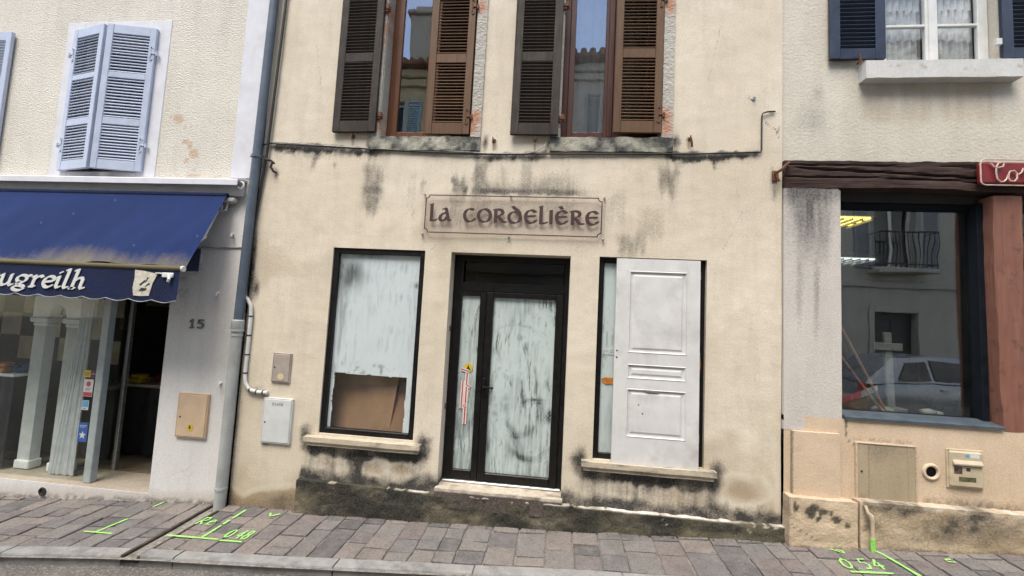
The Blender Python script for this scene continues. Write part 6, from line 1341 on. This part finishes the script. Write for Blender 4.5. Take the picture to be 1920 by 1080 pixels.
# litter and dust by the walls
m_leaf = paint('dry_leaf', (.12, .07, .035), .85, .3); m_litter = paint('paper_litter', (.55, .55, .52), .8, .1)
rs = random.Random(3); mb = MB()
for i in range(240):
    x = rs.uniform(-6.2, 1.95); y = -.055-abs(rs.gauss(0, .018)) if x > -2.4 else -.008-abs(rs.gauss(0, .02)); z = float(ground(x, y))+.004; r = rs.uniform(.003, .012); a = rs.uniform(0, 6.3)
    mb.add([(x+r*math.cos(a), y+r*math.sin(a)*.6, z), (x-r*.6*math.sin(a), y+r*.5*math.cos(a), z+r*.7), (x-r*math.cos(a), y-r*math.sin(a)*.6, z), (x+r*.5*math.sin(a), y-r*.5*math.cos(a), z+.001)], [(0, 1, 2, 3), (0, 3, 1)])
setp(mb.build('grit', m_leaf), 'dry leaf crumbs and grit swept against the wall foot', 'debris', None, 'stuff')

# ------------------------------------------------------------------ the other side of the street (seen in the window reflections)
YO = -8.0
def opp(x): return float(ground(x, -6))
m_opp1 = wallmat('ochre_street_wall', (.48, .41, .27), (.42, .35, .23), bscale=40); m_opp2 = wallmat('grey_street_wall', (.42, .40, .355), (.36, .34, .30), bscale=40)
m_oshut = paint('sky_blue_shutter', (.22, .36, .46), .55, .1); m_oshut2 = paint('grey_shutter', (.22, .24, .27), .55, .1)
zero = lambda x, y, z: (.25*ss(.55, .8, fbm(x*.8, z*.8, 501)), .2*fbm(x, z, 503), 0*x)
def facing_house(label, x0, x1, ztop, mw, cols, rows, shut, door_at, loc, balcony=()):
    t = thing('house', label, 'house', loc)
    hs = []
    for c_ in cols:
        for (z0, z1) in rows: hs.append((c_-.5, c_+.5, z0, z1))
    for c_ in door_at: hs.append((c_-.55, c_+.55, .1, 2.55))
    mb = wall_grid(x0, x1, -1.2, ztop, .35, hs, 0.0, depth=.25)
    mb.warp(lambda x, y, z: (x, YO-y, z)); mb.f = [f[::-1] for f in mb.f]; mb.build('wall', mw, t, stain=zero, recalc=False)
    for (a, b_, z0, z1) in hs:
        if z0 < .5:
            d = MB(); d.box(a, b_, YO-.25, YO-.2, z0, z1, .01); [d.box(a+.1+(k % 2)*.48, a+.48+(k % 2)*.48, YO-.2, YO-.18, z0+.15+(k // 2)*1.15, z0+1.15+(k // 2)*1.15, .01) for k in range(4)]; d.build('door', paint('dark_street_door', (.04, .035, .035), .6, .2), t); continue
        w = MB(); frame_rect(w, a, b_, z0, z1, .07, YO-.22, YO-.15); w.box((a+b_)/2-.04, (a+b_)/2+.04, YO-.215, YO-.155, z0+.07, z1-.07, .004); o = w.build('window', m_whiteplastic, t)
        MB().box(a+.07, b_-.07, YO-.19, YO-.185, z0+.07, z1-.07).build('pane', m_opane, o)
        for s in (-1, 1):
            q = MB(); xx = a-.52 if s < 0 else b_+.02; frame_rect(q, xx, xx+.5, z0, z1, .06, YO+.01, YO+.045, .004)
            for k in range(int((z1-z0-.14)/.06)): q.box(xx+.06, xx+.44, YO+.015, YO+.035, z0+.08+k*.06, z0+.115+k*.06)
            q.build('shutter', shut, t)
        MB().box(a-.08, b_+.08, YO-.1, YO+.08, z0-.12, z0-.004, .01).build('sill', mw, t, stain=zero)
    for (a, b_, z0, z1) in hs:
        q = MB(); q.box(a-.14, a-.002, YO+.001, YO+.04, z0, z1+.16, .01); q.box(b_+.002, b_+.14, YO+.001, YO+.04, z0, z1+.16, .01); q.box(a-.002, b_+.002, YO+.001, YO+.042, z1+.002, z1+.16, .01); q.build('surround', mw, t, stain=zero)
    q = MB(); q.box(x0, x1, YO+.001, YO+.06, 3.2, 3.38, .02); q.box(x0, x1, YO+.001, YO+.05, 6.3, 6.45, .02); q.build('string_course', mw, t, stain=zero)
    for (bx_, bz) in balcony:
        b = MB(); b.box(bx_-.7, bx_+.7, YO+.002, YO+.5, bz-.12, bz, .02); sl_ = b.build('balcony', mw, t, stain=zero)
        b = MB(); b.box(bx_-.68, bx_+.68, YO+.45, YO+.49, bz+.9, bz+.94, .006); b.box(bx_-.68, bx_+.68, YO+.455, YO+.485, bz+.08, bz+.11, .004)
        for k in range(13): b.tube([(bx_-.66+k*.11, YO+.47, bz), (bx_-.66+k*.11+.02*math.sin(k), YO+.47+.02, bz+.45), (bx_-.66+k*.11, YO+.47, bz+.9)], .011, 6)
        for s in (-.66, .66): b.tube([(bx_+s, YO+.02, bz+.92), (bx_+s, YO+.47, bz+.92)], .012, 6); b.tube([(bx_+s, YO+.02, bz+.1), (bx_+s, YO+.47, bz+.1)], .012, 6)
        b.build('railing', m_black, sl_)
    c_ = MB(); c_.box(x0, x1, YO+.002, YO+.22, ztop-.35, ztop-.12, .03); c_.box(x0, x1, YO+.002, YO+.12, ztop-.6, ztop-.36, .02); c_.build('cornice', mw, t, stain=zero)
    r_o = MB(); r_o.prism_x([(YO+.5, ztop-.1), (YO+.5, ztop), (YO-4, ztop+1.6), (YO-8, ztop), (YO-8, ztop-.1)], x0, x1)
    n = int((x1-x0)/.26)
    for k in range(n): xx = x0+(k+.5)*(x1-x0)/n; r_o.tube([(xx, YO+.56, ztop+.0), (xx, YO-4, ztop+1.66)], .095, 8)
    ro = r_o.build('roof', m_tile, t)
    b = MB(); b.box(x0, x0+.1, YO-7.9, YO-.3, -1.2, ztop); b.box(x1-.1, x1, YO-7.9, YO-.3, -1.2, ztop); b.box(x0, x1, YO-8, YO-7.9, -1.2, ztop); b.build('outer_wall', mw, t, stain=zero)
    b = MB(); b.box(x0+.1, x1-.1, YO-.6, YO-.55, -1.2, ztop-.1); b.build('room_wall', m_dark, t)
    return t, ro
m_opane = glassmat('facing_house_glass', (.3, .32, .33), .05)
t1, ro1 = facing_house('ochre house across the street with sky blue shutters, seen reflected', -13.0, -1.3, 9.45, m_opp1, (-11, -8.2, -5.49, -2.6), ((3.7, 5.2), (6.9, 8.4)), m_oshut, (-9.6, -4.0), (-7, YO, opp(-7)))
b = MB(); b.box(-5.15, -4.0, YO-1.3, YO-.5, 9.6, 11.6, .03); b.box(-5.25, -3.9, YO-1.4, YO-.4, 11.6, 11.75, .03); b.box(-5.05, -4.1, YO-1.2, YO-.6, 11.75, 12.0, .03); b.build('chimney', m_opp2, ro1, stain=zero)
t2, ro2 = facing_house('grey stone house across the street with iron balconies, seen reflected', -1.29, 14.0, 9.6, m_opp2, (1.6, 4.2, 8.9, 11.6), ((3.75, 5.9), (6.9, 8.6)), m_oshut2, (3.0, 6.9, 8.9, 11.2), (6, YO, opp(6)), ((8.9, 3.7), (11.6, 3.7)))
# pavement over there
mb = MB(); X = np.arange(-14, 15, 1.0)
for a in X: za, zb = float(ground(a, -6)), float(ground(a+1, -6)); mb.add([(a, -7.2, za-.2), (a+1, -7.2, zb-.2), (a+1, -7.2, zb+.05), (a, -7.2, za+.05), (a, -8.05, za+.07), (a+1, -8.05, zb+.07)], [(0, 1, 2, 3), (3, 2, 5, 4)])
setp(mb.build('pavement', m_kerb), kind='structure')

# silver hatchback parked across the street, mirrored in the right shop window
CX, CY = 8.4, -6.2; CZ = float(ground(CX, -5))-.075; sl_x = (float(ground(CX+2, -5))-float(ground(CX-2, -5)))/4
m_car = paint('silver_car_paint', (.33, .34, .36), .28, .04, 3, .0, 30, metal=.4); m_carglass = glassmat('car_glass', (.12, .13, .14), .06); m_tyre = paint('tyre_rubber', (.015, .015, .016), .85, .2); m_rim = paint('alloy_rim', (.4, .41, .42), .35, .1, metal=.7); m_lamp = paint('lamp_lens', (.55, .55, .55), .15, .05)
car = thing('parked_car', 'silver hatchback parked across the street, seen reflected in the right shop window', 'car', (CX, CY, CZ)); car.rotation_euler = (0, -math.atan(sl_x), 0)
def loft(secs):
    """secs: list of (x, [(y,z)...]) same count, closed rings capped"""
    mb = MB(); n = len(secs[0][1]); mb.add([(x, y, z) for x, r_ in secs for y, z in r_], [(i*n+j, i*n+(j+1) % n, (i+1)*n+(j+1) % n, (i+1)*n+j) for i in range(len(secs)-1) for j in range(n)]+[tuple(range(n)), tuple((len(secs)-1)*n+j for j in range(n))]); return mb
def ringb(w, zb, zt): return [(-w*.92, zb), (-w, zb+.12), (-w, zt-.18), (-w*.96, zt-.05), (-w*.86, zt), (w*.86, zt), (w*.96, zt-.05), (w, zt-.18), (w, zb+.12), (w*.92, zb)]
body = [(-2.0, .62, .35, .62), (-1.93, .76, .24, .80), (-1.6, .84, .20, .90), (-.9, .86, .18, .94), (.2, .87, .18, .94), (.9, .86, .18, .92), (1.35, .84, .2, .84), (1.8, .78, .22, .74), (2.0, .66, .3, .6)]
loft([(x, ringb(w, zb, zt)) for x, w, zb, zt in body]).build('body', m_car, car, smooth=True, local=True)
def ringc(w0, w1, zb, zt): return [(-w0, zb), (-w1-.02, zt-.08), (-w1+.05, zt), (w1-.05, zt), (w1+.02, zt-.08), (w0, zb)]
loft([(-1.9, ringc(.76, .72, .84, .86)), (-1.35, ringc(.80, .62, .90, 1.36)), (-.5, ringc(.81, .62, .92, 1.46)), (.15, ringc(.81, .61, .92, 1.44)), (.55, ringc(.80, .62, .9, 1.32)), (1.25, ringc(.78, .74, .86, .88))]).build('cabin', m_car, car, smooth=True, local=True)
for s in (-1, 1):
    for pts in ([(-1.35, .95), (-.72, .97), (-.72, 1.34), (-1.12, 1.30)], [(-.64, .97), (.12, .97), (.05, 1.35), (-.64, 1.37)], [(.20, .97), (.92, .95), (.48, 1.24), (.14, 1.34)]):
        mb = MB(); q = [(x, s*(.835-.19*((z-.92)/.5)), z) for x, z in pts]; mb.add(q+[(x, y-s*.03, z) for x, y, z in q], [(0, 1, 2, 3), (7, 6, 5, 4)]+[(i, (i+1) % 4, 4+(i+1) % 4, 4+i) for i in range(4)]); mb.build('side_window', m_carglass, car, local=True)
    for xx in (-1.28, 1.28):
        w = MB(); w.tube([(xx+.30*math.cos(R(a))*.82, s*.77, .31+.30*math.sin(R(a))*.82) for a in range(0, 360, 15)], .075, 8, closed=True); wh = w.build('wheel', m_tyre, car, smooth=True, local=True)
        r2_ = MB(); r2_.disc((xx, s*.75, .31), .19, (0, s, 0), .07, 20, .02); [r2_.box(xx-.015, xx+.015, s*.80-.03, s*.80+.03, .31-.17, .31+.17, .005) for _ in (0,)]; r2_.build('rim', m_rim, wh, smooth=True)
    MB().box(1.80, 1.96, s*.62-.1, s*.62+.1, .56, .68, .03).build('headlight', m_lamp, car, local=True); MB().box(-1.98, -1.85, s*.62-.09, s*.62+.09, .66, .82, .02).build('tail_light', m_sr, car, local=True)
    MB().box(.78, .92, s*.95-.09, s*.95+.09, .92, 1.04, .03).build('mirror', m_car, car, local=True); MB().box(-.62, -.48, s*.872-.012, s*.872+.012, .78, .81, .004).build('door_handle', m_car, car, local=True)
mb = MB(); mb.add([(.58, -.58, 1.30), (.58, .58, 1.30), (1.2, .68, .915), (1.2, -.68, .915), (.60, -.58, 1.325), (.60, .58, 1.325), (1.22, .68, .93), (1.22, -.68, .93)], [(0, 1, 2, 3), (7, 6, 5, 4), (0, 4, 5, 1), (1, 5, 6, 2), (2, 6, 7, 3), (3, 7, 4, 0)]); mb.build('windscreen', m_carglass, car, local=True)
